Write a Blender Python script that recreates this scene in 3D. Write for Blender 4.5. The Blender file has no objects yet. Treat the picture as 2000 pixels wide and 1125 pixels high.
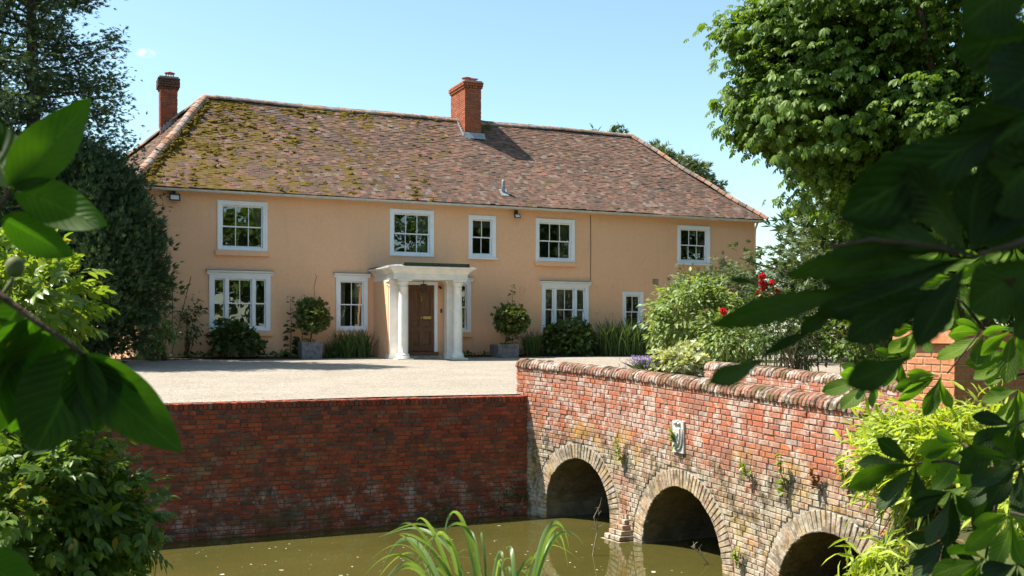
import bpy, math, random
import numpy as np
from mathutils import Matrix, Vector

random.seed(7)
RS = np.random.RandomState(11)
scene = bpy.context.scene
COL = scene.collection

# ------------------------------------------------------------------ camera, sky, sun, exposure
S, C = 0.4019, 0.9157            # house front runs along +x; the camera looks 23.7 degrees to the right of +y
TH = math.atan2(S, C)
CAMZ = 1.08
cam = bpy.data.cameras.new('camera'); camo = bpy.data.objects.new('camera', cam); COL.objects.link(camo)
camo.location = (0, 0, CAMZ); camo.rotation_euler = (math.pi/2, 0, -TH)
cam.sensor_width = 36; cam.lens = 36; cam.shift_y = 92.5/2000
cam.clip_start = 0.05; cam.clip_end = 3000
cam.dof.use_dof = True; cam.dof.focus_distance = 24; cam.dof.aperture_fstop = 5.6
scene.camera = camo

def W_dir(px, py):
    x = (px-1000)/2000; return Vector((C*x+S, -S*x+C, (655-py)/2000)).normalized()
SUN = Vector((-1.82, 0.90, 3.10)).normalized()     # towards the sun
world = bpy.data.worlds.new('World'); scene.world = world; world.use_nodes = True
wn, wl = world.node_tree.nodes, world.node_tree.links
bg = wn['Background']
sky = wn.new('ShaderNodeTexSky'); sky.sky_type = 'NISHITA'; sky.sun_disc = False
sky.sun_elevation = math.asin(SUN.z); sky.sun_rotation = math.atan2(SUN.x, SUN.y)
sky.air_density = 1.0; sky.dust_density = 0.8; sky.ozone_density = 1.0
tint = wn.new('ShaderNodeMix'); tint.data_type = 'RGBA'; tint.blend_type = 'MULTIPLY'; tint.inputs[0].default_value = 1.0
wl.new(sky.outputs[0], tint.inputs[6]); tint.inputs[7].default_value = (0.83, 0.92, 0.84, 1)
# one small fair-weather cloud low over the left chimney
tc = wn.new('ShaderNodeTexCoord'); dirv = (W_dir(284, 104))
d1 = wn.new('ShaderNodeVectorMath'); d1.operation = 'SUBTRACT'; wl.new(tc.outputs['Generated'], d1.inputs[0]); d1.inputs[1].default_value = dirv
d2 = wn.new('ShaderNodeVectorMath'); d2.operation = 'MULTIPLY'; wl.new(d1.outputs[0], d2.inputs[0]); d2.inputs[1].default_value = (1, 1, 2.3)
dp = wn.new('ShaderNodeVectorMath'); dp.operation = 'LENGTH'; wl.new(d2.outputs[0], dp.inputs[0])
cn = wn.new('ShaderNodeTexNoise'); cn.inputs['Scale'].default_value = 150; cn.inputs['Detail'].default_value = 5; wl.new(tc.outputs['Generated'], cn.inputs['Vector'])
mr = wn.new('ShaderNodeMapRange'); mr.inputs[1].default_value = 0.0105; mr.inputs[2].default_value = 0.001; wl.new(dp.outputs['Value'], mr.inputs[0])
mm_ = wn.new('ShaderNodeMath'); mm_.operation = 'MULTIPLY'; cr_ = wn.new('ShaderNodeMapRange'); cr_.inputs[1].default_value = 0.40; cr_.inputs[2].default_value = 0.68; cr_.inputs[4].default_value = 0.8; wl.new(cn.outputs['Fac'], cr_.inputs[0]); wl.new(mr.outputs[0], mm_.inputs[0]); wl.new(cr_.outputs[0], mm_.inputs[1])
cl = wn.new('ShaderNodeMix'); cl.data_type = 'RGBA'; wl.new(mm_.outputs[0], cl.inputs[0]); wl.new(tint.outputs[2], cl.inputs[6]); cl.inputs[7].default_value = (6.2, 6.0, 5.6, 1)
wl.new(cl.outputs[2], bg.inputs[0]); bg.inputs[1].default_value = 0.124
sl = bpy.data.lights.new('sun', 'SUN'); sl.energy = 4.9; sl.angle = math.radians(0.53); sl.color = (1.0, 0.95, 0.87)
so = bpy.data.objects.new('sun', sl); COL.objects.link(so); so.location = SUN*60
so.rotation_euler = SUN.to_track_quat('Z', 'Y').to_euler()
vs = scene.view_settings
vs.view_transform = 'Standard'; vs.look = 'None'; vs.exposure = 1.2; vs.gamma = 1.0; vs.use_curve_mapping = False
scene.render.engine = 'CYCLES'
scene.cycles.use_denoising = True
scene.cycles.max_bounces = 8; scene.cycles.diffuse_bounces = 4; scene.cycles.transparent_max_bounces = 12
scene.cycles.caustics_reflective = False; scene.cycles.caustics_refractive = False

# ------------------------------------------------------------------ helpers
def W(px, py, Y):
    """world point at photograph position (px,py) and depth Y metres"""
    X = (px-1000)/2000*Y
    return Vector((C*X+S*Y, -S*X+C*Y, CAMZ+(655-py)/2000*Y))
def onY(px, py, y0):
    xn = (px-1000)/2000
    return W(px, py, y0/(C-S*xn))
def gz(y):
    return 0.028*(min(max(y, 16.85), 31.0)-16.85)

def mesh_from(name, V, F, mat=None, uv=None, smooth=False):
    V = np.asarray(V, dtype=np.float32).reshape(-1, 3)
    me = bpy.data.meshes.new(name)
    if isinstance(F, np.ndarray):
        k = F.shape[1]; n = len(F)
        me.vertices.add(len(V)); me.vertices.foreach_set('co', V.ravel())
        me.loops.add(n*k); me.loops.foreach_set('vertex_index', F.astype(np.int32).ravel())
        me.polygons.add(n)
        me.polygons.foreach_set('loop_start', np.arange(0, n*k, k, dtype=np.int32))
        try: me.polygons.foreach_set('loop_total', np.full(n, k, dtype=np.int32))
        except Exception: pass
        me.update(calc_edges=True); me.validate()
    else:
        me.from_pydata([tuple(v) for v in V], [], F); me.update()
    if uv is not None:
        ul = me.uv_layers.new(name='UVMap')
        idx = np.zeros(len(me.loops), dtype=np.int32); me.loops.foreach_get('vertex_index', idx)
        ul.data.foreach_set('uv', np.asarray(uv, dtype=np.float32)[idx].ravel())
    me.polygons.foreach_set('use_smooth', np.full(len(me.polygons), bool(smooth)))
    if mat: me.materials.append(mat)
    return me
def obj(name, me, parent=None, kind=None):
    o = bpy.data.objects.new(name, me); COL.objects.link(o)
    if parent is not None:
        o.parent = parent
        o.matrix_parent_inverse = Matrix.Translation(parent.location).inverted() if parent.type == 'EMPTY' else Matrix.Identity(4)
    if kind: o['kind'] = kind
    return o
def thing(name, label, cat, loc=(0, 0, 0), group=None):
    o = bpy.data.objects.new(name, None); COL.objects.link(o)
    o.empty_display_size = 0.2; o.location = loc; o['label'] = label; o['category'] = cat
    if group: o['group'] = group
    return o
def tag(o, label, cat, group=None):
    o['label'] = label; o['category'] = cat
    if group: o['group'] = group
    return o

class MB:
    """collects pieces of ONE mesh"""
    def __init__(s): s.v = []; s.f = []
    def add(s, vs_, fs_):
        b = len(s.v); s.v += [tuple(v) for v in vs_]; s.f += [tuple(b+i for i in f) for f in fs_]; return s
    def box(s, x0, x1, y0, y1, z0, z1):
        return s.add([(x0,y0,z0),(x1,y0,z0),(x1,y1,z0),(x0,y1,z0),(x0,y0,z1),(x1,y0,z1),(x1,y1,z1),(x0,y1,z1)],
                     [(0,3,2,1),(4,5,6,7),(0,1,5,4),(1,2,6,5),(2,3,7,6),(3,0,4,7)])
    def frame(s, x0, x1, z0, z1, w, y0, y1, wb=None, wt=None):
        wb = w if wb is None else wb; wt = w if wt is None else wt
        s.box(x0, x0+w, y0, y1, z0, z1); s.box(x1-w, x1, y0, y1, z0, z1)
        s.box(x0+w, x1-w, y0, y1, z1-wt, z1); s.box(x0+w, x1-w, y0, y1, z0, z0+wb); return s
    def lathe(s, cx, cy, prof, n=20):
        b = len(s.v)
        for r, z in prof:
            for i in range(n):
                a = 2*math.pi*i/n; s.v.append((cx+r*math.cos(a), cy+r*math.sin(a), z))
        for j in range(len(prof)-1):
            for i in range(n):
                k = (i+1) % n; s.f.append((b+j*n+i, b+j*n+k, b+(j+1)*n+k, b+(j+1)*n+i))
        s.f.append(tuple(b+i for i in reversed(range(n)))); s.f.append(tuple(b+(len(prof)-1)*n+i for i in range(n))); return s
    def tube(s, pts, rad, n=6):
        pts = [Vector(p) for p in pts]; b = len(s.v)
        if not hasattr(rad, '__len__'): rad = [rad]*len(pts)
        for i, p in enumerate(pts):
            t = (pts[min(i+1, len(pts)-1)]-pts[max(i-1, 0)])
            t = t.normalized() if t.length > 1e-9 else Vector((0, 0, 1))
            a = t.cross(Vector((0.31, 0.17, 0.93)));
            if a.length < 1e-3: a = t.cross(Vector((1, 0, 0)))
            a.normalize(); c = t.cross(a)
            for k in range(n):
                an = 2*math.pi*k/n; s.v.append(tuple(p+(a*math.cos(an)+c*math.sin(an))*rad[i]))
        for i in range(len(pts)-1):
            for k in range(n):
                m = (k+1) % n; s.f.append((b+i*n+k, b+i*n+m, b+(i+1)*n+m, b+(i+1)*n+k))
        s.f.append(tuple(b+k for k in reversed(range(n)))); s.f.append(tuple(b+(len(pts)-1)*n+k for k in range(n))); return s
    def prism(s, prof, x0, x1):
        """profile of (y,z) points extruded along x"""
        n = len(prof); b = len(s.v)
        for x in (x0, x1):
            for y, z in prof: s.v.append((x, y, z))
        for i in range(n):
            k = (i+1) % n; s.f.append((b+i, b+k, b+n+k, b+n+i))
        s.f.append(tuple(b+i for i in reversed(range(n)))); s.f.append(tuple(b+n+i for i in range(n))); return s
    def build(s, name, mat, parent=None, smooth=False, kind=None):
        return obj(name, mesh_from(name, s.v, s.f, mat, smooth=smooth), parent, kind)

# ------------------------------------------------------------------ materials
def newmat(name):
    m = bpy.data.materials.new(name); m.use_nodes = True
    nt = m.node_tree; nt.nodes.clear()
    out = nt.nodes.new('ShaderNodeOutputMaterial')
    return m, nt.nodes, nt.links, out
def nd(n, t, **kw):
    x = n.new(t)
    for k, v in kw.items(): setattr(x, k, v)
    return x
def noise(n, l, vec, scale, detail=4, rough=0.6):
    x = nd(n, 'ShaderNodeTexNoise'); x.inputs['Scale'].default_value = scale
    x.inputs['Detail'].default_value = detail; x.inputs['Roughness'].default_value = rough
    if vec is not None: l.new(vec, x.inputs['Vector'])
    return x.outputs['Fac']
def ramp(n, l, fac, stops, interp='LINEAR'):
    r = nd(n, 'ShaderNodeValToRGB'); r.color_ramp.interpolation = interp
    e = r.color_ramp.elements
    while len(e) < len(stops): e.new(0.5)
    for i, (p, c) in enumerate(stops):
        e[i].position = p; e[i].color = (*c, 1) if len(c) == 3 else c
    l.new(fac, r.inputs[0]); return r.outputs[0]
def mask(n, l, fac, a, b):
    m = nd(n, 'ShaderNodeMapRange'); m.inputs[1].default_value = a; m.inputs[2].default_value = b
    l.new(fac, m.inputs[0]); return m.outputs[0]
def mul(n, l, a, b, op='MULTIPLY'):
    m = nd(n, 'ShaderNodeMath', operation=op)
    for i, q in enumerate((a, b)):
        if isinstance(q, (int, float)): m.inputs[i].default_value = q
        else: l.new(q, m.inputs[i])
    return m.outputs[0]
def mix(n, l, fac, a, b, blend='MIX'):
    m = nd(n, 'ShaderNodeMix', data_type='RGBA', blend_type=blend)
    if isinstance(fac, (int, float)): m.inputs[0].default_value = fac
    else: l.new(fac, m.inputs[0])
    for i, q in ((6, a), (7, b)):
        if isinstance(q, tuple): m.inputs[i].default_value = (*q, 1)
        else: l.new(q, m.inputs[i])
    return m.outputs[2]
def bump(n, l, h, strength, dist):
    b = nd(n, 'ShaderNodeBump'); b.inputs['Strength'].default_value = strength; b.inputs['Distance'].default_value = dist
    l.new(h, b.inputs['Height']); return b.outputs[0]
def principled(n, l, out, col, rough=0.8, spec=0.3, normal=None, metal=0):
    p = nd(n, 'ShaderNodeBsdfPrincipled')
    if isinstance(col, tuple): p.inputs['Base Color'].default_value = (*col, 1)
    else: l.new(col, p.inputs['Base Color'])
    if isinstance(rough, (int, float)): p.inputs['Roughness'].default_value = rough
    else: l.new(rough, p.inputs['Roughness'])
    p.inputs['Specular IOR Level'].default_value = spec; p.inputs['Metallic'].default_value = metal
    if normal is not None: l.new(normal, p.inputs['Normal'])
    if out is not None: l.new(p.outputs[0], out.inputs[0])
    return p
def geo(n): return nd(n, 'ShaderNodeNewGeometry')
def rnd(n, l):
    g = geo(n); o = nd(n, 'ShaderNodeObjectInfo')
    a = mul(n, l, mul(n, l, o.outputs['Random'], 7.13), g.outputs['Random Per Island'], 'ADD')
    return mul(n, l, a, 1.0, 'FRACT') if False else nd_fract(n, l, a)
def nd_fract(n, l, a):
    m = nd(n, 'ShaderNodeMath', operation='FRACT'); l.new(a, m.inputs[0]); return m.outputs[0]

def simple(name, col, rough=0.6, spec=0.3, var=0.08, scale=6, bmp=0.0, bscale=60, metal=0):
    m, n, l, out = newmat(name); p = geo(n).outputs['Position']
    f = noise(n, l, p, scale, 5)
    lo = tuple(c*(1-var*1.6) for c in col); hi = tuple(min(1, c*(1+var)) for c in col)
    c = ramp(n, l, f, [(0.3, lo), (0.7, hi)])
    nm = bump(n, l, noise(n, l, p, bscale, 3), bmp, 0.01) if bmp else None
    principled(n, l, out, c, rough, spec, nm, metal); return m

def leafmat(name, c1, c2, trans=0.35, rough=0.5, spec=0.35, tcol=None, c3=None):
    m, n, l, out = newmat(name)
    r = rnd(n, l)
    st = [(0.0, c1), (0.8, c2)] + ([(0.97, c2), (0.985, c3)] if c3 else [])
    col = ramp(n, l, r, st)
    p = principled(n, l, None, col, rough, spec)
    t = nd(n, 'ShaderNodeBsdfTranslucent')
    tc = mix(n, l, 1.0, col, tcol if tcol else (1.6, 1.55, 0.5), 'MULTIPLY'); l.new(tc, t.inputs[0])
    mx = nd(n, 'ShaderNodeMixShader'); mx.inputs[0].default_value = trans
    l.new(p.outputs[0], mx.inputs[1]); l.new(t.outputs[0], mx.inputs[2]); l.new(mx.outputs[0], out.inputs[0])
    return m

def bigleafmat(name, c1, c2, trans, spots=0.0):
    m, n, l, out = newmat(name)
    uv = nd(n, 'ShaderNodeUVMap'); uv.uv_map = 'UVMap'
    sx = nd(n, 'ShaderNodeSeparateXYZ'); l.new(uv.outputs[0], sx.inputs[0])
    a = nd(n, 'ShaderNodeMath', operation='ABSOLUTE'); l.new(sx.outputs[1], a.inputs[0]); av = a.outputs[0]
    ph = mul(n, l, mul(n, l, sx.outputs[0], mul(n, l, av, -0.28), 'ADD'), 66.0)
    s_ = nd(n, 'ShaderNodeMath', operation='SINE'); l.new(ph, s_.inputs[0])
    vein = mask(n, l, s_.outputs[0], 0.80, 1.0)
    rib = mask(n, l, av, 0.09, 0.02)
    veins = mul(n, l, mul(n, l, vein, 0.5), rib, 'MAXIMUM')
    g = geo(n)
    f = noise(n, l, g.outputs['Position'], 14, 4)
    oi = nd(n, 'ShaderNodeObjectInfo')
    base = mix(n, l, 1.0, ramp(n, l, f, [(0.3, c1), (0.7, c2)]), ramp(n, l, oi.outputs['Random'], [(0.0, (0.6, 0.62, 0.7)), (0.5, (1.0, 1.0, 1.0)), (1.0, (1.5, 1.35, 0.9))]), 'MULTIPLY')
    col = mix(n, l, mul(n, l, veins, 0.55), base, tuple(min(1, x*1.5+0.006) for x in c2))
    if spots:
        sp = mask(n, l, noise(n, l, g.outputs['Position'], 34, 2), 0.69, 0.73)
        col = mix(n, l, mul(n, l, sp, spots), col, (0.035, 0.014, 0.006))
    nm = bump(n, l, mul(n, l, s_.outputs[0], rib, 'SUBTRACT'), 0.35, 0.002)
    p = principled(n, l, None, col, 0.58, 0.25, nm)
    t = nd(n, 'ShaderNodeBsdfTranslucent')
    l.new(mix(n, l, 1.0, col, (1.5, 1.9, 0.35), 'MULTIPLY'), t.inputs[0])
    mx = nd(n, 'ShaderNodeMixShader'); mx.inputs[0].default_value = trans
    l.new(p.outputs[0], mx.inputs[1]); l.new(t.outputs[0], mx.inputs[2]); l.new(mx.outputs[0], out.inputs[0])
    return m

def brickmat(name, pal, weather=None, yellow=None, pale=None, dark=None, moss=None, ctr=0.5):
    """pal: ramp stops; yellow/pale/dark/moss: (amount, z_low, z_high, scale): weathering blotches within a height band"""
    m, n, l, out = newmat(name)
    g = geo(n); pos = g.outputs['Position']
    sz = nd(n, 'ShaderNodeSeparateXYZ'); l.new(pos, sz.inputs[0]); z = sz.outputs[2]
    r = rnd(n, l)
    r = mul(n, l, mul(n, l, r, 0.75), mul(n, l, mask(n, l, noise(n, l, pos, 1.5, 4, 0.65), 0.25, 0.75), 0.25), 'ADD')
    col = ramp(n, l, r, pal)
    f1 = noise(n, l, pos, 28, 5, 0.7)
    col = mix(n, l, 1.0, col, ramp(n, l, f1, [(0.25, (0.62, 0.58, 0.56)), (0.6, (1.08, 1.06, 1.04))]), 'MULTIPLY')
    def band(par, off, c, lo=0.5, hi=0.6):
        nonlocal col
        am, z0, z1, sc = par
        mp = nd(n, 'ShaderNodeVectorMath', operation='ADD'); l.new(pos, mp.inputs[0]); mp.inputs[1].default_value = (off, off*2, off*3)
        f = noise(n, l, mp.outputs[0], sc, 6, 0.72)
        zb = mul(n, l, mask(n, l, z, z0, z0+0.35), mask(n, l, z, z1, z1-0.35))
        k = mul(n, l, mul(n, l, mask(n, l, f, lo, hi), zb), am)
        col = mix(n, l, k, col, c)
    if weather: band(weather, 31.7, (0.36, 0.31, 0.22), 0.34, 0.54)
    if yellow: band(yellow, 3.1, (0.46, 0.29, 0.05))
    if pale: band(pale, 9.7, (0.50, 0.46, 0.39))
    if dark: band(dark, 15.3, (0.06, 0.045, 0.035))
    if moss: band(moss, 21.9, (0.095, 0.068, 0.024))
    f2 = noise(n, l, pos, 120, 3)
    nm = bump(n, l, mul(n, l, f1, f2, 'ADD'), ctr, 0.006)
    principled(n, l, out, col, 0.9, 0.2, nm)
    return m

PAL_BRIDGE = [(0.0, (0.36, 0.115, 0.06)), (0.2, (0.42, 0.14, 0.072)), (0.38, (0.31, 0.115, 0.072)), (0.52, (0.40, 0.165, 0.10)), (0.66, (0.26, 0.115, 0.08)), (0.78, (0.38, 0.20, 0.135)), (0.90, (0.30, 0.22, 0.185))]
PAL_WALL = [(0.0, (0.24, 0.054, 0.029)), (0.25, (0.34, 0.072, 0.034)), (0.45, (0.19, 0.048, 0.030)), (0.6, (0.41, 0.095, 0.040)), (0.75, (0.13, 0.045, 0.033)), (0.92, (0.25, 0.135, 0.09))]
M = {}
M['brick_bridge'] = brickmat('bridge brick', PAL_BRIDGE, weather=(0.88, -2.9, -0.55, 2.6), yellow=(0.6, -2.0, -0.25, 1.9), pale=(0.62, -2.6, 0.8, 4.6), dark=(0.85, -1.6, -0.40, 4.4), moss=(0.75, -2.7, -0.4, 5.5))
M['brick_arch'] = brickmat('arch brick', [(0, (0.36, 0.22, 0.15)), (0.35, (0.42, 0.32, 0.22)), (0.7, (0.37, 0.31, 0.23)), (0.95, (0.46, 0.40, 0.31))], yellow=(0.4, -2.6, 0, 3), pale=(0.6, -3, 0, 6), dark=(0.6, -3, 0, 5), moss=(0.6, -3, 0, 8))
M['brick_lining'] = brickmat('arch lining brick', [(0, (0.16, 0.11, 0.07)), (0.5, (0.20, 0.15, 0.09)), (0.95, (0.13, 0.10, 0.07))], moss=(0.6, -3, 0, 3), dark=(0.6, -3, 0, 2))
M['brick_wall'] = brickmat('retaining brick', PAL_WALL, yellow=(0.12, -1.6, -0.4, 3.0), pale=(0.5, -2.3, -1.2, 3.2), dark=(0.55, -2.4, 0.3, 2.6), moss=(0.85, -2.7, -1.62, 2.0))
M['brick_coping'] = brickmat('coping brick', [(0, (0.17, 0.085, 0.055)), (0.5, (0.25, 0.12, 0.08)), (0.9, (0.30, 0.17, 0.12))], pale=(0.75, -1, 2, 1.9), moss=(0.92, -1, 2, 4.4), dark=(0.75, -1, 2, 7))
M['brick_pier'] = brickmat('pier brick', [(0, (0.46, 0.17, 0.08)), (0.5, (0.50, 0.20, 0.09)), (0.9, (0.42, 0.17, 0.09))], pale=(0.2, -2, 2, 5))
M['brick_chimney'] = brickmat('chimney brick', [(0, (0.36, 0.10, 0.05)), (0.4, (0.42, 0.13, 0.06)), (0.7, (0.28, 0.085, 0.05)), (0.95, (0.45, 0.17, 0.08))], dark=(0.3, 0, 20, 3))
M['brick_soot'] = brickmat('sooty brick', [(0, (0.10, 0.06, 0.05)), (0.9, (0.17, 0.09, 0.06))])
M['mortar'] = simple('mortar', (0.35, 0.30, 0.24), 0.95, 0.1, 0.25, 9, 0.5, 90)
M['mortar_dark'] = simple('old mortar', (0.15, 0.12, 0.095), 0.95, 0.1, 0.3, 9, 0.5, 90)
M['mortar_new'] = simple('pier mortar', (0.50, 0.40, 0.28), 0.95, 0.1, 0.2, 9, 0.5, 90)
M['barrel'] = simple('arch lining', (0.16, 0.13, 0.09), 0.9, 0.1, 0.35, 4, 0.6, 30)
M['render'] = None
M['white'] = simple('white paint', (0.86, 0.86, 0.86), 0.45, 0.4, 0.04, 3)
M['porch'] = simple('aged white porch paint', (0.84, 0.80, 0.73), 0.5, 0.35, 0.07, 4)
M['cream'] = simple('cream gutter paint', (0.62, 0.58, 0.50), 0.5, 0.4, 0.12, 5)
M['door'] = None
M['brass'] = simple('brass', (0.55, 0.40, 0.14), 0.35, 0.5, 0.1, 20, metal=0.9)
M['black'] = simple('black metal', (0.02, 0.02, 0.022), 0.4, 0.5, 0.1)
M['lead'] = simple('lead sheet', (0.27, 0.29, 0.32), 0.5, 0.4, 0.2, 8, 0.3, 20)
M['planter'] = simple('weathered lead planter', (0.17, 0.17, 0.19), 0.6, 0.3, 0.35, 9, 0.3, 30)
M['stone'] = simple('carved limestone', (0.44, 0.43, 0.39), 0.85, 0.2, 0.15, 14, 0.4, 60)
M['paving'] = simple('stone paving', (0.34, 0.31, 0.26), 0.9, 0.2, 0.3, 5, 0.3, 40)
M['soil'] = simple('soil', (0.075, 0.05, 0.032), 0.95, 0.1, 0.4, 12, 0.8, 50)
M['curtain'] = simple('cream curtain', (0.62, 0.56, 0.45), 0.9, 0.1, 0.1, 12)
M['curtain_b'] = simple('grey blue curtain', (0.38, 0.44, 0.46), 0.9, 0.1, 0.1, 12)
M['room'] = simple('room interior', (0.16, 0.14, 0.115), 0.9, 0.1, 0.1)
M['bark'] = simple('bark', (0.10, 0.075, 0.055), 0.95, 0.1, 0.4, 18, 0.9, 40)
M['stem'] = simple('green stem', (0.13, 0.15, 0.05), 0.7, 0.3, 0.2, 20)
M['twig'] = simple('pale dry twig', (0.30, 0.24, 0.17), 0.9, 0.1, 0.25, 20)
M['cane'] = simple('brown cane', (0.12, 0.07, 0.04), 0.8, 0.2, 0.2, 20)
M['red_cowl'] = simple('red cowl', (0.40, 0.08, 0.06), 0.5, 0.4, 0.1)

def render_mat():
    m, n, l, out = newmat('ochre lime render'); p = geo(n).outputs['Position']
    a = noise(n, l, p, 0.7, 5, 0.6); b = noise(n, l, p, 9, 5, 0.7)
    c = ramp(n, l, a, [(0.3, (0.83, 0.475, 0.275)), (0.7, (0.90, 0.52, 0.305))])
    c = mix(n, l, 1.0, c, ramp(n, l, b, [(0.3, (0.94, 0.93, 0.92)), (0.65, (1.02, 1.01, 1.0))]), 'MULTIPLY')
    sz = nd(n, 'ShaderNodeSeparateXYZ'); l.new(p, sz.inputs[0])
    splash = mul(n, l, mask(n, l, sz.outputs[2], 0.95, 0.45), mask(n, l, noise(n, l, p, 3.5, 6, 0.7), 0.35, 0.7))
    c = mix(n, l, mul(n, l, splash, 0.45), c, (0.22, 0.17, 0.11))
    sc = nd(n, 'ShaderNodeMapping'); l.new(p, sc.inputs[0]); sc.inputs['Scale'].default_value = (5.5, 5.5, 0.35)
    strk = mask(n, l, noise(n, l, sc.outputs[0], 1.0, 5, 0.6), 0.56, 0.78)
    c = mix(n, l, mul(n, l, strk, 0.26), c, (0.58, 0.38, 0.23))
    principled(n, l, out, c, 0.92, 0.15, bump(n, l, noise(n, l, p, 45, 4), 0.35, 0.01)); return m
M['render'] = render_mat()
def door_mat():
    m, n, l, out = newmat('oak door'); p = geo(n).outputs['Position']
    mp = nd(n, 'ShaderNodeMapping'); l.new(p, mp.inputs[0]); mp.inputs['Scale'].default_value = (26, 26, 1.6)
    f = noise(n, l, mp.outputs[0], 1.4, 6, 0.65)
    c = ramp(n, l, f, [(0.25, (0.055, 0.024, 0.012)), (0.55, (0.14, 0.065, 0.03)), (0.8, (0.22, 0.115, 0.055))])
    principled(n, l, out, c, 0.5, 0.35, bump(n, l, f, 0.3, 0.003)); return m
M['door'] = door_mat()
def glass_mat():
    m, n, l, out = newmat('window glass')
    g = nd(n, 'ShaderNodeBsdfGlossy'); g.inputs['Roughness'].default_value = 0.0; g.inputs['Color'].default_value = (1, 1, 1, 1)
    t = nd(n, 'ShaderNodeBsdfTransparent'); t.inputs[0].default_value = (0.78, 0.82, 0.80, 1)
    fr = nd(n, 'ShaderNodeFresnel'); fr.inputs[0].default_value = 2.3
    p = geo(n).outputs['Position']
    l.new(bump(n, l, noise(n, l, p, 3.0, 1), 0.06, 0.02), g.inputs['Normal'])
    mx = nd(n, 'ShaderNodeMixShader'); l.new(fr.outputs[0], mx.inputs[0]); l.new(t.outputs[0], mx.inputs[1]); l.new(g.outputs[0], mx.inputs[2])
    l.new(mx.outputs[0], out.inputs[0]); return m
M['glass'] = glass_mat()
def tile_mat():
    m, n, l, out = newmat('clay roof tile'); g = geo(n); p = g.outputs['Position']
    r = rnd(n, l)
    c = ramp(n, l, r, [(0.0, (0.185, 0.105, 0.075)), (0.18, (0.135, 0.083, 0.062)), (0.34, (0.100, 0.072, 0.056)), (0.48, (0.205, 0.108, 0.075)), (0.62, (0.15, 0.102, 0.078)), (0.76, (0.075, 0.058, 0.047)), (0.88, (0.225, 0.115, 0.078)), (0.975, (0.19, 0.16, 0.135))])
    big = noise(n, l, p, 0.55, 4, 0.6)
    c = mix(n, l, 1.0, c, ramp(n, l, big, [(0.3, (0.78, 0.80, 0.80)), (0.7, (1.12, 1.06, 1.02))]), 'MULTIPLY')
    li = mask(n, l, noise(n, l, p, 16, 5, 0.75), 0.60, 0.72)
    c = mix(n, l, mul(n, l, li, 0.4), c, (0.38, 0.36, 0.30))
    sx = nd(n, 'ShaderNodeSeparateXYZ'); l.new(p, sx.inputs[0])
    left = mask(n, l, sx.outputs[0], 13.5, 4.0)
    mf = noise(n, l, p, 1.6, 7, 0.75)
    thr = mul(n, l, mf, mul(n, l, left, 0.135), 'ADD')
    sn_ = nd(n, 'ShaderNodeSeparateXYZ'); l.new(g.outputs['True Normal'], sn_.inputs[0])
    moss = mul(n, l, mul(n, l, mask(n, l, thr, 0.60, 0.66), 0.85), mask(n, l, sn_.outputs[0], -0.7, -0.45))
    c = mix(n, l, moss, c, ramp(n, l, noise(n, l, p, 25, 3), [(0.3, (0.085, 0.056, 0.010)), (0.7, (0.175, 0.118, 0.016))]))
    principled(n, l, out, c, 0.92, 0.15, bump(n, l, noise(n, l, p, 70, 4, 0.7), 0.5, 0.008)); return m
M['tile'] = tile_mat()
M['ridge'] = brickmat('ridge tile clay', [(0, (0.40, 0.20, 0.13)), (0.35, (0.46, 0.26, 0.17)), (0.6, (0.26, 0.22, 0.20)), (0.95, (0.45, 0.25, 0.17))], moss=(0.6, 0, 20, 2.0), pale=(0.35, 0, 20, 5))
M['moss'] = leafmat('roof moss', (0.065, 0.046, 0.009), (0.155, 0.105, 0.014), 0.05, 0.95, 0.05)
def gravel_mat():
    m, n, l, out = newmat('pale gravel'); p = geo(n).outputs['Position']
    v = nd(n, 'ShaderNodeTexVoronoi'); v.inputs['Scale'].default_value = 55; l.new(p, v.inputs['Vector'])
    sp = nd(n, 'ShaderNodeSeparateColor'); l.new(v.outputs['Color'], sp.inputs[0])
    c = ramp(n, l, sp.outputs[0], [(0.0, (0.20, 0.168, 0.135)), (0.3, (0.315, 0.275, 0.222)), (0.6, (0.36, 0.315, 0.255)), (0.9, (0.445, 0.40, 0.34))])
    b = noise(n, l, p, 0.6, 6, 0.65)
    c = mix(n, l, 1.0, c, ramp(n, l, b, [(0.3, (0.86, 0.84, 0.81)), (0.65, (1.03, 1.02, 1.0))]), 'MULTIPLY')
    v2 = nd(n, 'ShaderNodeTexVoronoi'); v2.inputs['Scale'].default_value = 16; l.new(p, v2.inputs['Vector'])
    s2 = nd(n, 'ShaderNodeSeparateColor'); l.new(v2.outputs['Color'], s2.inputs[0])
    c = mix(n, l, 1.0, c, ramp(n, l, s2.outputs[0], [(0.0, (0.83, 0.81, 0.78)), (0.4, (1.0, 1.0, 1.0))]), 'MULTIPLY')
    mp = nd(n, 'ShaderNodeMapping'); l.new(p, mp.inputs[0]); mp.inputs['Scale'].default_value = (0.16, 1.5, 1); mp.inputs['Rotation'].default_value = (0, 0, 0.12)
    trk = mask(n, l, noise(n, l, mp.outputs[0], 1.0, 4, 0.6), 0.50, 0.66)
    c = mix(n, l, mul(n, l, trk, 0.30), c, (0.27, 0.235, 0.19))
    h = mul(n, l, v.outputs['Distance'], noise(n, l, p, 7, 4), 'SUBTRACT')
    principled(n, l, out, c, 0.95, 0.1, bump(n, l, h, 0.7, 0.02)); return m
M['gravel'] = gravel_mat()
def ground_mat():
    m, n, l, out = newmat('rough grass and earth'); p = geo(n).outputs['Position']
    f = noise(n, l, p, 1.4, 6, 0.7)
    c = ramp(n, l, f, [(0.35, (0.06, 0.045, 0.028)), (0.52, (0.055, 0.07, 0.02)), (0.7, (0.09, 0.11, 0.03))])
    principled(n, l, out, c, 0.95, 0.1, bump(n, l, noise(n, l, p, 25, 5), 0.8, 0.05)); return m
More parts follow.
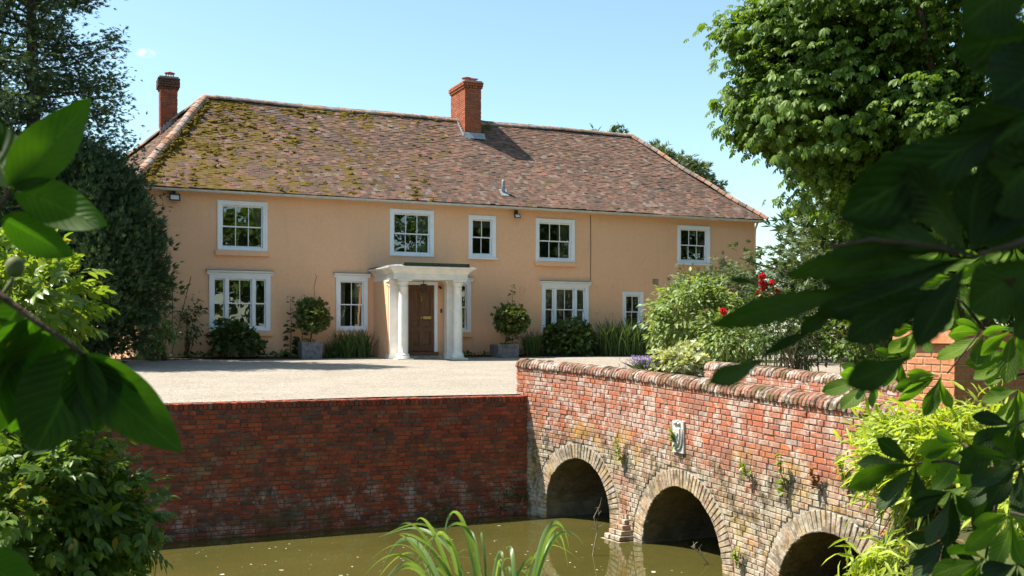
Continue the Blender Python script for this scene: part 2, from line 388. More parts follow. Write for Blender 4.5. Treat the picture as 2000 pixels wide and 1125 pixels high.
M['ground'] = ground_mat()
def water_mat():
    m, n, l, out = newmat('murky moat water'); p = geo(n).outputs['Position']
    f = noise(n, l, p, 0.45, 4, 0.55)
    c = ramp(n, l, f, [(0.3, (0.050, 0.046, 0.011)), (0.7, (0.074, 0.063, 0.016))])
    nm = bump(n, l, noise(n, l, p, 2.2, 3, 0.5), 0.05, 0.03)
    pr = principled(n, l, out, c, 0.04, 0.5, nm); pr.inputs['IOR'].default_value = 1.33
    return m
M['water'] = water_mat()
G = lambda *a: tuple(a)
M['lf_chestnut'] = leafmat('horse chestnut leaf', (0.042, 0.092, 0.010), (0.140, 0.220, 0.026), 0.38, 0.5, 0.3)
M['lf_cypress'] = leafmat('cypress spray', (0.042, 0.082, 0.042), (0.100, 0.155, 0.072), 0.15, 0.7, 0.2, c3=(0.10, 0.08, 0.03))
M['lf_juniper'] = leafmat('juniper spray', (0.030, 0.064, 0.028), (0.076, 0.122, 0.052), 0.12, 0.7, 0.2, c3=(0.12, 0.07, 0.03))
M['lf_deodar'] = leafmat('deodar needles', (0.08, 0.12, 0.07), (0.16, 0.20, 0.10), 0.2, 0.7, 0.2)
M['lf_bright'] = leafmat('bright shrub leaf', (0.12, 0.20, 0.03), (0.23, 0.31, 0.055), 0.45, 0.36, 0.45, c3=(0.34, 0.26, 0.03))
M['lf_shrub'] = leafmat('dark shrub leaf', (0.055, 0.11, 0.018), (0.14, 0.215, 0.032), 0.42, 0.42, 0.3, c3=(0.34, 0.24, 0.02))
M['lf_bamboo'] = leafmat('bamboo leaf', (0.22, 0.30, 0.035), (0.40, 0.47, 0.06), 0.45, 0.42, 0.4)
M['lf_viburnum'] = leafmat('broad soft leaf', (0.12, 0.18, 0.055), (0.24, 0.31, 0.10), 0.33, 0.5, 0.4)
M['lf_bay'] = leafmat('bay leaf', (0.06, 0.09, 0.022), (0.14, 0.17, 0.045), 0.25, 0.35, 0.5)
M['lf_hebe'] = leafmat('glossy shrub leaf', (0.035, 0.07, 0.018), (0.085, 0.13, 0.03), 0.25, 0.4, 0.45)
M['lf_grass'] = leafmat('strap leaf', (0.045, 0.085, 0.02), (0.09, 0.14, 0.035), 0.3, 0.45, 0.4)
M['lf_reed'] = leafmat('reed blade', (0.11, 0.19, 0.055), (0.20, 0.29, 0.10), 0.38, 0.38, 0.45)
M['lf_pale'] = leafmat('variegated leaf', (0.32, 0.35, 0.18), (0.50, 0.52, 0.34), 0.3, 0.5, 0.3)
M['lf_far'] = leafmat('far foliage', (0.05, 0.09, 0.025), (0.10, 0.15, 0.04), 0.35, 0.6, 0.2)
M['fl_yellow'] = leafmat('yellow bract', (0.55, 0.52, 0.08), (0.65, 0.60, 0.12), 0.3, 0.6, 0.2)
M['fl_lavender'] = leafmat('lavender flower', (0.20, 0.14, 0.42), (0.34, 0.26, 0.60), 0.3, 0.7, 0.1)
M['fl_cream'] = leafmat('dry flower panicle', (0.34, 0.29, 0.16), (0.52, 0.46, 0.30), 0.3, 0.8, 0.1)
M['fl_red'] = leafmat('red rose petal', (0.55, 0.02, 0.03), (0.75, 0.05, 0.06), 0.3, 0.5, 0.3, tcol=(1.2, 0.7, 0.7))
M['petal'] = leafmat('floating fleck', (0.20, 0.17, 0.10), (0.50, 0.46, 0.38), 0.0, 0.8, 0.2)
M['deadleaf'] = leafmat('dead leaf', (0.16, 0.07, 0.03), (0.32, 0.15, 0.06), 0.1, 0.7, 0.2)
M['big_magnolia'] = bigleafmat('magnolia leaf', (0.026, 0.066, 0.006), (0.042, 0.095, 0.009), 0.5, 0.35)
M['big_chestnut'] = bigleafmat('chestnut leaflet', (0.016, 0.036, 0.007), (0.030, 0.058, 0.011), 0.34, 0.9)  # shaded copy of the leaflet: tree shade put into a darker green
M['big_chestnut_sun'] = bigleafmat('sunlit chestnut leaflet', (0.075, 0.135, 0.018), (0.125, 0.195, 0.028), 0.52, 0.7)  # sunlit copy of the same leaflet: sunlight put into a lighter green

# ------------------------------------------------------------------ foliage machinery
def tmpl_kite(wid=0.5, at=0.45, fold=0.08):
    return np.array([[0,0,0],[at,wid/2,fold],[at,-wid/2,fold],[1,0,-0.05]], float), np.array([[0,2,3],[0,3,1]])
def tmpl_leaf(wid=0.5, fold=0.07, droop=0.12, obov=0):
    a, b = (0.28, 0.66) if not obov else (0.42, 0.78)
    wa, wb = (0.92, 0.80) if not obov else (0.62, 1.0)
    v = np.array([[0,0,0],[a,wid/2*wa,fold],[a,0,0],[a,-wid/2*wa,fold],[b,wid/2*wb,fold-droop*.35],[b,0,-droop*.4],[b,-wid/2*wb,fold-droop*.35],[1,0,-droop]], float)
    f = np.array([[0,2,1],[0,3,2],[1,2,5],[1,5,4],[2,3,6],[2,6,5],[4,5,7],[5,6,7]])
    return v, f
def combine(parts):
    V, F, b = [], [], 0
    for (v, f), ang, sc, off, tilt in parts:
        ca, sa, ct, st = math.cos(ang), math.sin(ang), math.cos(tilt), math.sin(tilt)
        x = v[:,0]*ct + v[:,2]*st; z = -v[:,0]*st + v[:,2]*ct; y = v[:,1]
        q = np.stack([x*ca-y*sa, x*sa+y*ca, z], 1)*sc + np.array(off)
        V.append(q); F.append(f+b); b += len(v)
    return np.concatenate(V), np.concatenate(F)
L8 = tmpl_leaf(0.5); LOB = tmpl_leaf(0.40, 0.05, 0.2, 1); K2 = tmpl_kite(0.5); KN = tmpl_kite(0.24, 0.4, 0.03)
K_LANCE = tmpl_leaf(0.17, 0.03, 0.25)
PALM = combine([(LOB, a, s, (0,0,0), 0.42) for a, s in ((0,1.0),(0.62,.92),(-0.62,.92),(1.3,.72),(-1.3,.72),(2.1,.5),(-2.1,.5))])
PALM_LOW = combine([(tmpl_kite(0.42,0.65,0.05), a, s, (0,0,0), 0.42) for a, s in ((0,1.0),(0.65,.92),(-0.65,.92),(1.4,.7),(-1.4,.7))])
SPRAY = combine([(KN, 0, 1.0, (0,0,0), 0.1), (KN, 0.6, .62, (.15,0,0), 0), (KN, -0.6, .62, (.15,0,0), 0), (KN, 0.5, .5, (.42,0,0), .1), (KN, -0.5, .5, (.42,0,0), .1)])
TUFT = combine([(KN, 0, 1.0, (0,0,0), 0.0), (KN, 0.5, .8, (0,0,0), -.35), (KN, -0.5, .8, (0,0,0), .35), (KN, 0.15, .8, (0.1,0,0), -.5), (KN, -0.15, .7, (.1,0,0), .6)])
ROSETTE = combine([(K2, a*math.pi/3+.2, 1.0, (0,0,0), -0.35) for a in range(6)])
PAIRS = combine([(L8, 0.75, .85, (0,0,0), .25), (L8, -0.75, .85, (0,0,0), .25), (L8, 0.6, .75, (.45,0,0), .25), (L8, -0.6, .75, (.45,0,0), .25), (L8, 0, .7, (.8,0,0), .2)])

def unit(a): return a/np.maximum(np.linalg.norm(a, axis=1, keepdims=True), 1e-9)
def scatter(P, D, N, L, T):
    P, D, N = np.asarray(P, float), unit(np.asarray(D, float)), np.asarray(N, float)
    B = unit(np.cross(N, D)); N = np.cross(D, B)
    L = np.broadcast_to(np.asarray(L, float), (len(P),))
    tv, tf = T; m = len(tv)
    V = P[:,None,:] + L[:,None,None]*(tv[None,:,0:1]*D[:,None,:] + tv[None,:,1:2]*B[:,None,:] + tv[None,:,2:3]*N[:,None,:])
    F = tf[None,:,:] + (np.arange(len(P))*m)[:,None,None]
    return V.reshape(-1,3), F.reshape(-1,3)
def join(parts):
    V, F, b = [], [], 0
    for v, f in parts:
        V.append(v); F.append(f+b); b += len(v)
    return np.concatenate(V), np.concatenate(F)
def sph(n, rs=RS):
    return unit(rs.normal(size=(n, 3)))
def foliage(name, VF, mat, parent, kind=None):
    return obj(name, mesh_from(name, VF[0], VF[1], mat, smooth=True), parent, kind)

def clump_crown(center, rad, nclump, per, clump_r, L, T, rs, shell=(0.55, 1.0), up=0.5, droop=0.3, zmin=None, squash=0.6, lump=0.18):
    """leaves gathered in clumps through an uneven ellipsoid; returns V,F and the clump centres"""
    d = sph(nclump, rs); k = rs.uniform(shell[0], shell[1], nclump)**0.7
    wob = 1 + lump*np.sin(d[:,0]*5.1+d[:,2]*3.7+rs.uniform(0,6))*np.cos(d[:,1]*4.3+d[:,2]*2.9+rs.uniform(0,6)) + rs.normal(0, lump*.35, nclump)
    c = np.asarray(center) + d*np.asarray(rad)*(k*wob)[:,None]
    if zmin is not None:
        keep = c[:,2] > zmin; c, d = c[keep], d[keep]
    n = len(c)
    off = rs.normal(size=(n, per, 3))*clump_r*np.array([1, 1, squash])*0.55
    P = (c[:,None,:]+off).reshape(-1, 3)
    out = (np.repeat(d[:,None,:], per, 1) + off/clump_r*0.9).reshape(-1, 3)
    D = unit(out) + rs.normal(0, 0.35, P.shape); D[:,2] -= droop
    Nn = unit(out)*0.5 + rs.normal(0, 0.35, P.shape); Nn[:,2] += up
    return scatter(P, D, Nn, L*rs.uniform(0.7, 1.2, len(P)), T), c

def blades(base, n, length, spread, width, rs, arch=1.0, seg=6, up=1.0, radius=0.15):
    """arching strap leaves; list of (V,F) one per blade"""
    out = []
    for i in range(n):
        az = rs.uniform(0, 2*math.pi); r = radius*math.sqrt(rs.uniform()); Lb = length*rs.uniform(0.65, 1.1)
        lean = spread*rs.uniform(0.25, 1.0); ba = rs.uniform(0, 2*math.pi)
        p = np.array([base[0]+r*math.cos(ba), base[1]+r*math.sin(ba), base[2]]); pts = []
        el = math.pi/2 - lean*0.35
        for k in range(seg+1):
            pts.append(p.copy()); e = el - lean*arch*(k/seg)**1.6*1.5
            p = p + Lb/seg*np.array([math.cos(e)*math.cos(az), math.cos(e)*math.sin(az), math.sin(e)*up])
        pts = np.array(pts); side = np.array([-math.sin(az), math.cos(az), 0]); tw = rs.uniform(-.6, .6)
        side = side*math.cos(tw)+np.array([0,0,1])*math.sin(tw)*0.4
        w = width*rs.uniform(.7, 1.15)*np.array([0.75]+[1.0]*(seg-2)+[0.62, 0.03])
        Lf = pts-side*w[:,None]/2; Rt = pts+side*w[:,None]/2
        V = np.concatenate([Lf, Rt]); m = seg+1
        F = []
        for k in range(seg): F += [[k, m+k, m+k+1], [k, m+k+1, k+1]]
        out.append((V, np.array(F)))
    return out

# ------------------------------------------------------------------ bricks
def brick_mesh(name, seed):
    r = random.Random(seed); v = []; e = 0.06
    for y, ins in ((0.5, 0), (-0.42, 0), (-0.5, 1)):
        for sx, sz in ((-1,-1),(1,-1),(1,1),(-1,1)):
            v.append((sx*(0.5-(0.035 if ins else 0))+r.uniform(-.012,.012), y+(r.uniform(-.03,.03) if ins else 0), sz*(0.5-(0.09 if ins else 0))+r.uniform(-.03,.03)))
    f = []
    for a in (0, 4):
        for i in range(4):
            k = (i+1) % 4; f.append((a+i, a+k, a+4+k, a+4+i))
    f.append((8, 9, 10, 11))
    return np.array(v), f
BRICKS = [brick_mesh('b', s) for s in range(7)]
BRICK_ME = {}
def brick_data(mat, i, name='brick'):
    key = (mat.name, i, name)
    if key not in BRICK_ME: BRICK_ME[key] = mesh_from(name, BRICKS[i][0], BRICKS[i][1], mat)
    return BRICK_ME[key]
def place_bricks(items, mat, parent, nmax, name='brick', rest='bricks'):
    """items: (centre, tangent, normal, up, length, depth, height). The nmax that show largest become objects, the others one part."""
    cam_p = np.array((0, 0, CAMZ))
    items = sorted(items, key=lambda b: np.linalg.norm(np.array(b[0])-cam_p)/max(b[4], .08))
    pw = parent.location if parent.type == 'EMPTY' else Vector((0,0,0))
    for i, b in enumerate(items[:nmax]):
        o = bpy.data.objects.new(name, brick_data(mat, i % 7, name)); COL.objects.link(o); o.parent = parent
        t, n_, u = Vector(b[1]), Vector(b[2]), Vector(b[3])
        m3 = Matrix((t*b[4], -n_*b[5], u*b[6])).transposed().to_4x4()
        m3.translation = Vector(b[0])-pw; o.matrix_local = m3
    if len(items) > nmax:
        V, F = [], []; k = 0
        for i, b in enumerate(items[nmax:]):
            bv, bf = BRICKS[i % 7]
            t, n_, u = np.array(b[1]), np.array(b[2]), np.array(b[3])
            V.append(np.array(b[0])+bv[:,0:1]*t*b[4]-bv[:,1:2]*n_*b[5]+bv[:,2:3]*u*b[6])
            F += [[k+q for q in f] for f in bf]; k += len(bv)
        obj(rest, mesh_from(rest, np.concatenate(V), np.array(F), mat), parent, 'stuff')
def bond_row(row, L, rs, st=0.215, hd=0.103, j=0.011):
    """(start,end) pairs of one Flemish course"""
    s = -(0.0 if row % 2 == 0 else 0.163) - rs.uniform(0, .05); i = 0; out = []
    while s < L:
        w = (st if i % 2 == 0 else hd)*rs.uniform(.95, 1.04)
        if rs.uniform() < 0.10: w = st if i % 2 else hd
        a, b = max(s, 0), min(s+w, L)
        if b-a > 0.035: out.append((a, b))
        s += w+j; i += 1
    return out

# ================================================================== THE SETTING
WATER = -2.15
def near_edge(x):
    t = min(max((x-4.6)/3.4, 0), 1); t = t*t*(3-2*t)
    return 6.0+3.7*t
def ground_z(x, y):
    if y >= 17.03: return gz(y)-0.02
    yb = near_edge(x); a, b = yb-2.4, yb+0.3
    hi = -0.60+0.25*min(max((x-5)/3, 0), 1)
    t = min(max((y-a)/(b-a), 0), 1); t = t*t*(3-2*t)
    z = hi+t*(-2.9-hi)
    return z + 0.05*math.sin(x*2.3+y*1.1)*math.sin(y*1.9-x*.7)*(1 if y < 16 else 0)
gx = [-900, -300, -120, -60, -35]+list(np.linspace(-20, 30, 126))+[45, 70, 120, 300, 900]
gy = [-900, -300, -100, -50, -25]+list(np.linspace(-12, 16.98, 98))+[17.04, 20, 24, 28, 31, 36, 45, 70, 150, 400, 1500]
V = [(x, y, ground_z(x, y)) for y in gy for x in gx]; nx = len(gx)
F = [(j*nx+i, j*nx+i+1, (j+1)*nx+i+1, (j+1)*nx+i) for j in range(len(gy)-1) for i in range(nx-1)]
obj('ground', mesh_from('ground', V, F, M['ground'], smooth=True), kind='structure')
V, F = [], []
ys_ = list(np.linspace(17.02, 31.0, 29)); xs_ = list(np.linspace(-12, 30, 43))
for y in ys_:
    for x in xs_: V.append((x, y, gz(y)+0.012+0.012*math.sin(x*.9)*math.sin(y*.7)))
F = [(j*43+i, j*43+i+1, (j+1)*43+i+1, (j+1)*43+i) for j in range(28) for i in range(42)]
obj('gravel_forecourt', mesh_from('gravel_forecourt', V, F, M['gravel'], smooth=True), kind='structure')
mb = MB(); mb.add([(-70, 2, WATER), (70, 2, WATER), (70, 17.0, WATER), (-70, 17.0, WATER)], [(0,1,2,3)])
mb.build('moat_water', M['water'], kind='structure')
# planted soil strip along the house front
V, F = [], []
xs_ = np.linspace(1.5, 21.5, 61)
for i, x in enumerate(xs_):
    w = 30.25+0.12*math.sin(x*1.7)+0.07*math.sin(x*4.1)
    if 8.6 < x < 11.6: w = 31.0
    V += [(x, w, gz(w)+0.022), (x, 31.2, gz(31)+0.05)]
F = [(2*i, 2*i+2, 2*i+3, 2*i+1) for i in range(60)]
obj('flower_bed', mesh_from('flower_bed', V, F, M['soil']), kind='structure')

# ================================================================== RETAINING WALL
rs = np.random.RandomState(5)
RY, RX0, RX1 = 16.85, -6.5, 7.95
wall = thing('retaining_wall', 'long shaded red brick retaining wall rising from the moat below the gravel', 'wall', (0, RY, WATER))
mb = MB(); mb.box(RX0, RX1, RY+0.012, RY+0.25, -2.9, -0.012); mb.build('mortar', M['mortar_dark'], wall)
items = []; row = 0; z = -0.128
while z > -2.45:
    for a, b in bond_row(row, RX1-RX0, rs, 0.213, 0.102, 0.013):
        dn = rs.normal(0, .0035); hz = 0.0605*rs.uniform(.95, 1.05)
        sag = 0.016*math.sin(0.5*(RX0+a))+0.006*math.sin(1.9*(RX0+a)+row*.2)
        an = rs.normal(0, .012); t = np.array([math.cos(an), 0, math.sin(an)])
        items.append(((RX0+(a+b)/2, RY+0.03+dn, z-0.032+sag), t, (0, -1, 0), (-t[2], 0, t[0]), b-a, 0.06, hz))
    z -= 0.0745; row += 1
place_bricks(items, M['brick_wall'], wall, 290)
items = []; x = RX0
while x < RX1-0.02:
    w = 0.064*rs.uniform(.93, 1.07); h = 0.112*rs.uniform(.97, 1.04); an = rs.normal(0, .02)
    items.append(((x+w/2, RY+0.095+rs.normal(0, .004), -0.058+0.008*math.sin(.5*x)+rs.normal(0, .003)), (math.cos(an), 0, math.sin(an)), (0, -1, 0), (-math.sin(an), 0, math.cos(an)), w, 0.205, h))
    x += w+0.0105
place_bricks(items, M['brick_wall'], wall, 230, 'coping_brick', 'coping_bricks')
# two small drain pipes and iron boxes on the wall
for px, py, r in ((733, 840, .03),):
    p = onY(px, py, RY); mb = MB(); mb.tube([(p.x, RY+.02, p.z), (p.x+.0, RY-.07, p.z-.01)], r, 10); mb.build('drain_pipe', M['black'], wall)
p = onY(908, 850, RY); MB().box(p.x-.05, p.x+.05, RY-.015, RY+.02, p.z-.04, p.z+.04).build('iron_plate', M['black'], wall)

# ================================================================== BRIDGE
bridge = thing('brick_bridge', 'sunlit old red brick bridge with three round arches over the moat', 'bridge', (9.6, 12.7, WATER))
SL = 0.037
def face_x(y): return 8.22-(0.0433*(y-13.38)**2 if y > 13.38 else 0)
Y0, Y1 = 17.12, 8.2
NP = 400
yy = np.linspace(Y0, Y1, NP); xx = np.array([face_x(y) for y in yy])
ss = np.concatenate([[0], np.cumsum(np.hypot(np.diff(xx), np.diff(yy)))]); SLEN = ss[-1]
def at_s(s):
    x, y = np.interp(s, ss, xx), np.interp(s, ss, yy); e = 0.02
    tx, ty = np.interp(s+e, ss, xx)-np.interp(s-e, ss, xx), np.interp(s+e, ss, yy)-np.interp(s-e, ss, yy)
    L_ = math.hypot(tx, ty); return x, y, tx/L_, ty/L_
def s_of_y(y): return float(np.interp(-y, -yy, ss))
def sag(y): return SL*(y-16.9)
ZTOP = 0.49                       # top of brickwork under the coping at y = 16.9
ARCH = []
for yc, R, crown in ((15.50, 0.88, -1.02), (12.66, 1.05, -1.13), (9.5, 0.95, -1.24)):
    ARCH.append((s_of_y(yc), R, crown-R))
RING = 0.255
def clip(a, b, z0, z1):
    """part of [a,b] outside the arch rings for a course between z0 and z1"""
    segs = [(a, b)]
    for sc, R, zc in ARCH:
        Ro = R+RING+0.008
        zz = min(max(zc, z0), z1) if z0 > zc else zc
        if z0 < zc: h = R+RING*0.5 if z1 < zc-0.15 else Ro
        else:
            if zz-zc >= Ro: continue
            h = math.sqrt(Ro*Ro-(zz-zc)**2)
        if z0 < zc-0.15: h = R+RING*0.55
        out = []
        for p, q in segs:
            if q <= sc-h or p >= sc+h: out.append((p, q)); continue
            if p < sc-h-0.03: out.append((p, sc-h-0.008))
            if q > sc+h+0.03: out.append((sc+h+0.008, q))
        segs = out
    return segs
rs = np.random.RandomState(9)
items = []; row = 0; zt = ZTOP
while zt > -2.75:
    z0, z1 = zt-0.066, zt
    for a, b in bond_row(row, SLEN, rs, 0.213, 0.103):
        x, y, tx, ty = at_s((a+b)/2); dz = sag(y)
        for p, q in clip(a, b, z0+dz, z1+dz):
            x, y, tx, ty = at_s((p+q)/2); dz = sag(y)
            if z0+dz < -2.5: continue
            n_ = np.array([ty, -tx, 0]); t = np.array([tx, ty, SL*ty+rs.normal(0, .008)]); t /= np.linalg.norm(t)
            dn = max(-.009, rs.normal(0, .004))
            c = np.array([x, y, (z0+z1)/2+dz])-n_*(0.028-dn)
            items.append((c, t, n_, np.cross(t, -n_)*-1 if False else np.array([0, 0, 1.0]), q-p, 0.06, 0.062*rs.uniform(.95, 1.05)))
    zt -= 0.0745; row += 1
far_items = []
# mortar face with the arch openings left out
def low(s):
    z = -2.9
    for sc, R, zc in ARCH:
        d = abs(s-sc)
        if d < R+0.10: z = max(z, zc+(math.sqrt(max((R+.1)**2-d*d, 0))))
    return z
V, F = [], []; N = 520
for i in range(N+1):
    s = SLEN*i/N; x, y, tx, ty = at_s(s); nxx, nyy = ty, -tx
    V += [(x-nxx*.015, y-nyy*.015, low(s)), (x-nxx*.015, y-nyy*.015, ZTOP+sag(y))]
for i in range(N): F.append((2*i, 2*i+2, 2*i+3, 2*i+1))
obj('mortar', mesh_from('mortar', V, F, M['mortar']), bridge)
# arch rings, barrels
BW = 3.3
for sc, R, zc in ARCH:
    n = int(round(math.pi*R/0.072))
    for k in range(n+8):
        if k < n: a = math.pi*(k+.5)/n; cs, sn = math.cos(a), math.sin(a); sx_, zz = sc+cs*(R+RING/2), zc+sn*(R+RING/2)
        else:                                # jamb courses below the springing
            j = k-n; cs = -1 if j % 2 else 1; sn = 0; sx_, zz = sc+cs*(R+RING/2), zc-0.04-0.074*(j//2)
        x, y, tx, ty = at_s(sx_); n_ = Vector((ty, -tx, 0)); t3 = Vector((tx, ty, 0))
        rad = (t3*cs+Vector((0, 0, 1))*sn).normalized(); tang = rad.cross(n_).normalized()
        o = bpy.data.objects.new('arch_brick', brick_data(M['brick_arch'], k % 7, 'arch_brick')); COL.objects.link(o); o.parent = bridge
        m4 = Matrix((rad*RING*rs.uniform(.95, 1.03), -n_*0.07, -tang*0.067*rs.uniform(.93, 1.03))).transposed().to_4x4()
        m4.translation = Vector((x, y, zz))-n_*(0.034+rs.normal(0, .003))-bridge.location; o.matrix_local = m4
    V, F = [], []; prof = [(-R, -2.9)]+[(R*math.cos(math.pi-math.pi*k/40), zc+R*math.sin(math.pi*k/40)) for k in range(41)]+[(R, -2.9)]
    m_ = len(prof)
    for dx in (0.0, 0.3, 1.4, BW):
        for ds, z in prof:
            x, y, tx, ty = at_s(sc+ds); V.append((x+0.025+dx, y, z))
    F = [(r*m_+i, r*m_+i+1, (r+1)*m_+i+1, (r+1)*m_+i) for r in range(3) for i in range(m_-1)]
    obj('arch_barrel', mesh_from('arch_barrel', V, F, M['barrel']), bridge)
    # reveal bricks just inside the opening
    V2, F2, kk = [], [], 0
    for k in range(n):
        a = math.pi*(k+.5)/n; cs, sn = math.cos(a), math.sin(a)
        for dpt in range(5):
            x, y, tx, ty = at_s(sc+cs*R); bv, bf = BRICKS[(k+dpt) % 7]
            rad = np.array([tx*cs, ty*cs, sn]); ax = np.array([1.0, 0, 0]); tg = np.cross(rad, ax); tg /= np.linalg.norm(tg)
            w = 0.215; c = np.array([x+0.09+(dpt+.5*(k % 2))*.226+w/2, y, zc+sn*R])+rad*0.024
            V2.append(c+bv[:,0:1]*ax*w+bv[:,1:2]*rad*.06+bv[:,2:3]*tg*.064); F2 += [[kk+q for q in f] for f in bf]; kk += len(bv)
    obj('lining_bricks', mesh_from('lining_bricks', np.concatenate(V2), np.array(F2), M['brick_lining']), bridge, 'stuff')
# deck, inner faces and the dark fill between the arches
V = []; F = []
for i in range(41):
    s = SLEN*i/40; x, y, tx, ty = at_s(s); zd = 0.67+sag(y)-0.68
    V += [(x+.30, y, zd), (11.05, y, zd)]
F = [(2*i, 2*i+2, 2*i+3, 2*i+1) for i in range(40)]
obj('deck', mesh_from('deck', V, F, M['gravel']), bridge)
V, F = [], []
for i in range(81):
    s = SLEN*i/80; x, y, tx, ty = at_s(s); zt_ = ZTOP+sag(y)
    V += [(x+.32, y, zt_-0.9), (x+.32, y, zt_), (x-ty*.012, y+tx*.012, zt_)]
F = [f for i in range(80) for f in ((3*i, 3*i+1, 3*i+4, 3*i+3), (3*i+1, 3*i+2, 3*i+5, 3*i+4))]
F.append((0, 2, 1))
obj('parapet_back', mesh_from('parapet_back', V, F, M['brick_bridge']), bridge)
x, y, tx, ty = at_s(0.0)
items_end = []
for r in range(9):
    z = ZTOP-0.0745*(r+.5)+sag(y); off = 0.103 if r % 2 else 0.213
    for a, b in ((0.0, off), (off+.011, 0.327)):
        items_end.append(((x+(a+b)/2+.004, y+0.012, z), (1, 0, 0), (0, 1, 0), (0, 0, 1), b-a, 0.06, 0.062))
items += items_end
# far parapet, its inner face towards us
FX = 11.0
r2 = np.random.RandomState(21); row = 0; zt = ZTOP-0.01
while zt > -0.55:
    for a, b in bond_row(row, 8.2, r2):
        yc = 16.1-(a+b)/2; t = np.array([0, -1, -SL]); t /= np.linalg.norm(t)
        far_items.append((np.array([FX+0.03+r2.normal(0, .004), yc, zt-.033+sag(yc)]), t, (-1, 0, 0), (0, 0, 1), b-a, 0.06, 0.062*r2.uniform(.95, 1.05)))
    for a, b in bond_row(row+1, 0.34, r2):        # its rounded end towards the house
        far_items.append((np.array([FX+(a+b)/2, 16.1-.02, zt-.033+sag(16.1)]), (1, 0, 0), (0, 1, 0), (0, 0, 1), b-a, 0.05, 0.062))
    zt -= 0.0745; row += 1
place_bricks(items, M['brick_bridge'], bridge, 240)
place_bricks(far_items, M['brick_bridge'], bridge, 60, 'brick', 'far_parapet_bricks')
mb = MB(); zA, zB = ZTOP-.01+sag(16.08), ZTOP-.01+sag(8.0)
mb.add([(FX+.009, 16.08, -1), (FX+.33, 16.08, -1), (FX+.33, 8, -1), (FX+.009, 8, -1), (FX+.009, 16.08, zA), (FX+.33, 16.08, zA), (FX+.33, 8, zB), (FX+.009, 8, zB)],
       [(0,1,2,3), (4,7,6,5), (0,4,5,1), (1,5,6,2), (2,6,7,3), (3,7,4,0)]); mb.build('mortar', M['mortar'], bridge)
# half-round coping bricks
def coping_mesh(seed):
    r = random.Random(seed); v = []; f = []; n = 9
    prof = [(-.5, 0)]+[(-.5*math.cos(math.pi*k/(n-1)), .18+.82*math.sin(math.pi*k/(n-1))) for k in range(n)]+[(.5, 0)]
    prof = [(p+r.uniform(-.015, .015), q*(1+r.uniform(-.04, .04))) for p, q in prof]; m_ = len(prof)
    for sx, sc in ((-.5, .93), (-.36, 1), (.36, 1), (.5, .93)):
        for p, q in prof: v.append((sx, p*sc, q*sc))
    for a in range(3):
        for i in range(m_-1): f.append((a*m_+i, a*m_+i+1, (a+1)*m_+i+1, (a+1)*m_+i))
    f.append(tuple(range(m_))); f.append(tuple(3*m_+i for i in reversed(range(m_))))
    return mesh_from('coping_brick', v, f, M['brick_coping'])
CM = [coping_mesh(i) for i in range(6)]
def cope(x, y, z, tx, ty, k, wid=0.37, hgt=0.155):
    o = bpy.data.objects.new('coping_brick', CM[k % 6]); COL.objects.link(o); o.parent = bridge
    t = Vector((tx, ty, SL*ty)).normalized(); n_ = Vector((ty, -tx, 0)); an = rs.normal(0, .03)
    t = (t*math.cos(an)+n_*math.sin(an)).normalized(); n_ = Vector((t.y, -t.x, 0)).normalized(); u = -t.cross(n_)
    if u.z < 0: u = -u
    m4 = Matrix((t*0.069*rs.uniform(.93, 1.05), n_*wid*rs.uniform(.97, 1.03), u*hgt*rs.uniform(.94, 1.06))).transposed().to_4x4()
    m4.translation = Vector((x, y, z+rs.normal(0, .004)))-bridge.location; o.matrix_local = m4
s = 0.02; k = 0
while s < SLEN-0.03:
    x, y, tx, ty = at_s(s); cope(x-ty*.15, y+tx*.15, ZTOP+sag(y)+.002, tx, ty, k); s += 0.0765; k += 1
yv = 16.07
while yv > 8.1:
    cope(FX+.17, yv, ZTOP-.01+sag(yv)+.002, 0, -1, k); yv -= 0.0765; k += 1
# stepped cutwater between the first two arches
sp = (ARCH[0][0]+ARCH[0][1]+ARCH[1][0]-ARCH[1][1])/2; x, y, tx, ty = at_s(sp)
for r in range(7):
    wdt = 0.58-0.075*r; dpt = 0.40-0.058*r; zc = -2.26+0.078*r
    nb = 3 if wdt > .36 else 2
    for q in range(nb):
        o = bpy.data.objects.new('step_brick', brick_data(M['brick_bridge'], (r+q) % 7, 'step_brick')); COL.objects.link(o); o.parent = bridge
        n_ = Vector((ty, -tx, 0)); t = Vector((tx, ty, 0)); w = wdt/nb
        m4 = Matrix((t*(w-.01), -n_*dpt, Vector((0,0,1))*.068)).transposed().to_4x4()
        m4.translation = Vector((x, y, zc))+t*((q+.5)*w-wdt/2)+n_*(dpt/2-.02+rs.normal(0, .006))-bridge.location; o.matrix_local = m4
# carved plaque over the middle arch
x, y, tx, ty = at_s(s_of_y(12.66)); pm = MB(); zc = -0.39; hw, hh = .155, .245
n_ = Vector((ty, -tx, 0)); t = Vector((tx, ty, 0))
def pl(a, d, z): return tuple(Vector((x, y, zc))+t*a+n_*d+Vector((0, 0, z)))
def slab(mb_, poly, d0, d1, ins=0.0):
    b = len(mb_.v); n = len(poly); cx = sum(p[0] for p in poly)/n; cz = sum(p[1] for p in poly)/n
    mb_.v += [pl(a, d0, z) for a, z in poly]+[pl(cx+(a-cx)*(1-ins), d1, cz+(z-cz)*(1-ins)) for a, z in poly]
    for i in range(n): mb_.f.append((b+i, b+(i+1) % n, b+n+(i+1) % n, b+n+i))
    mb_.f.append(tuple(b+n+i for i in range(n)))
slab(pm, [(-hw, -hh), (hw, -hh), (hw, hh*.93), (hw*.6, hh), (hw*.2, hh*.9), (-hw*.3, hh), (-hw, hh*.92)], -.03, .035, .03)
plaque = pm.build('carved_plaque', M['stone'], bridge); plaque['label'] = 'pale carved stone coat of arms'
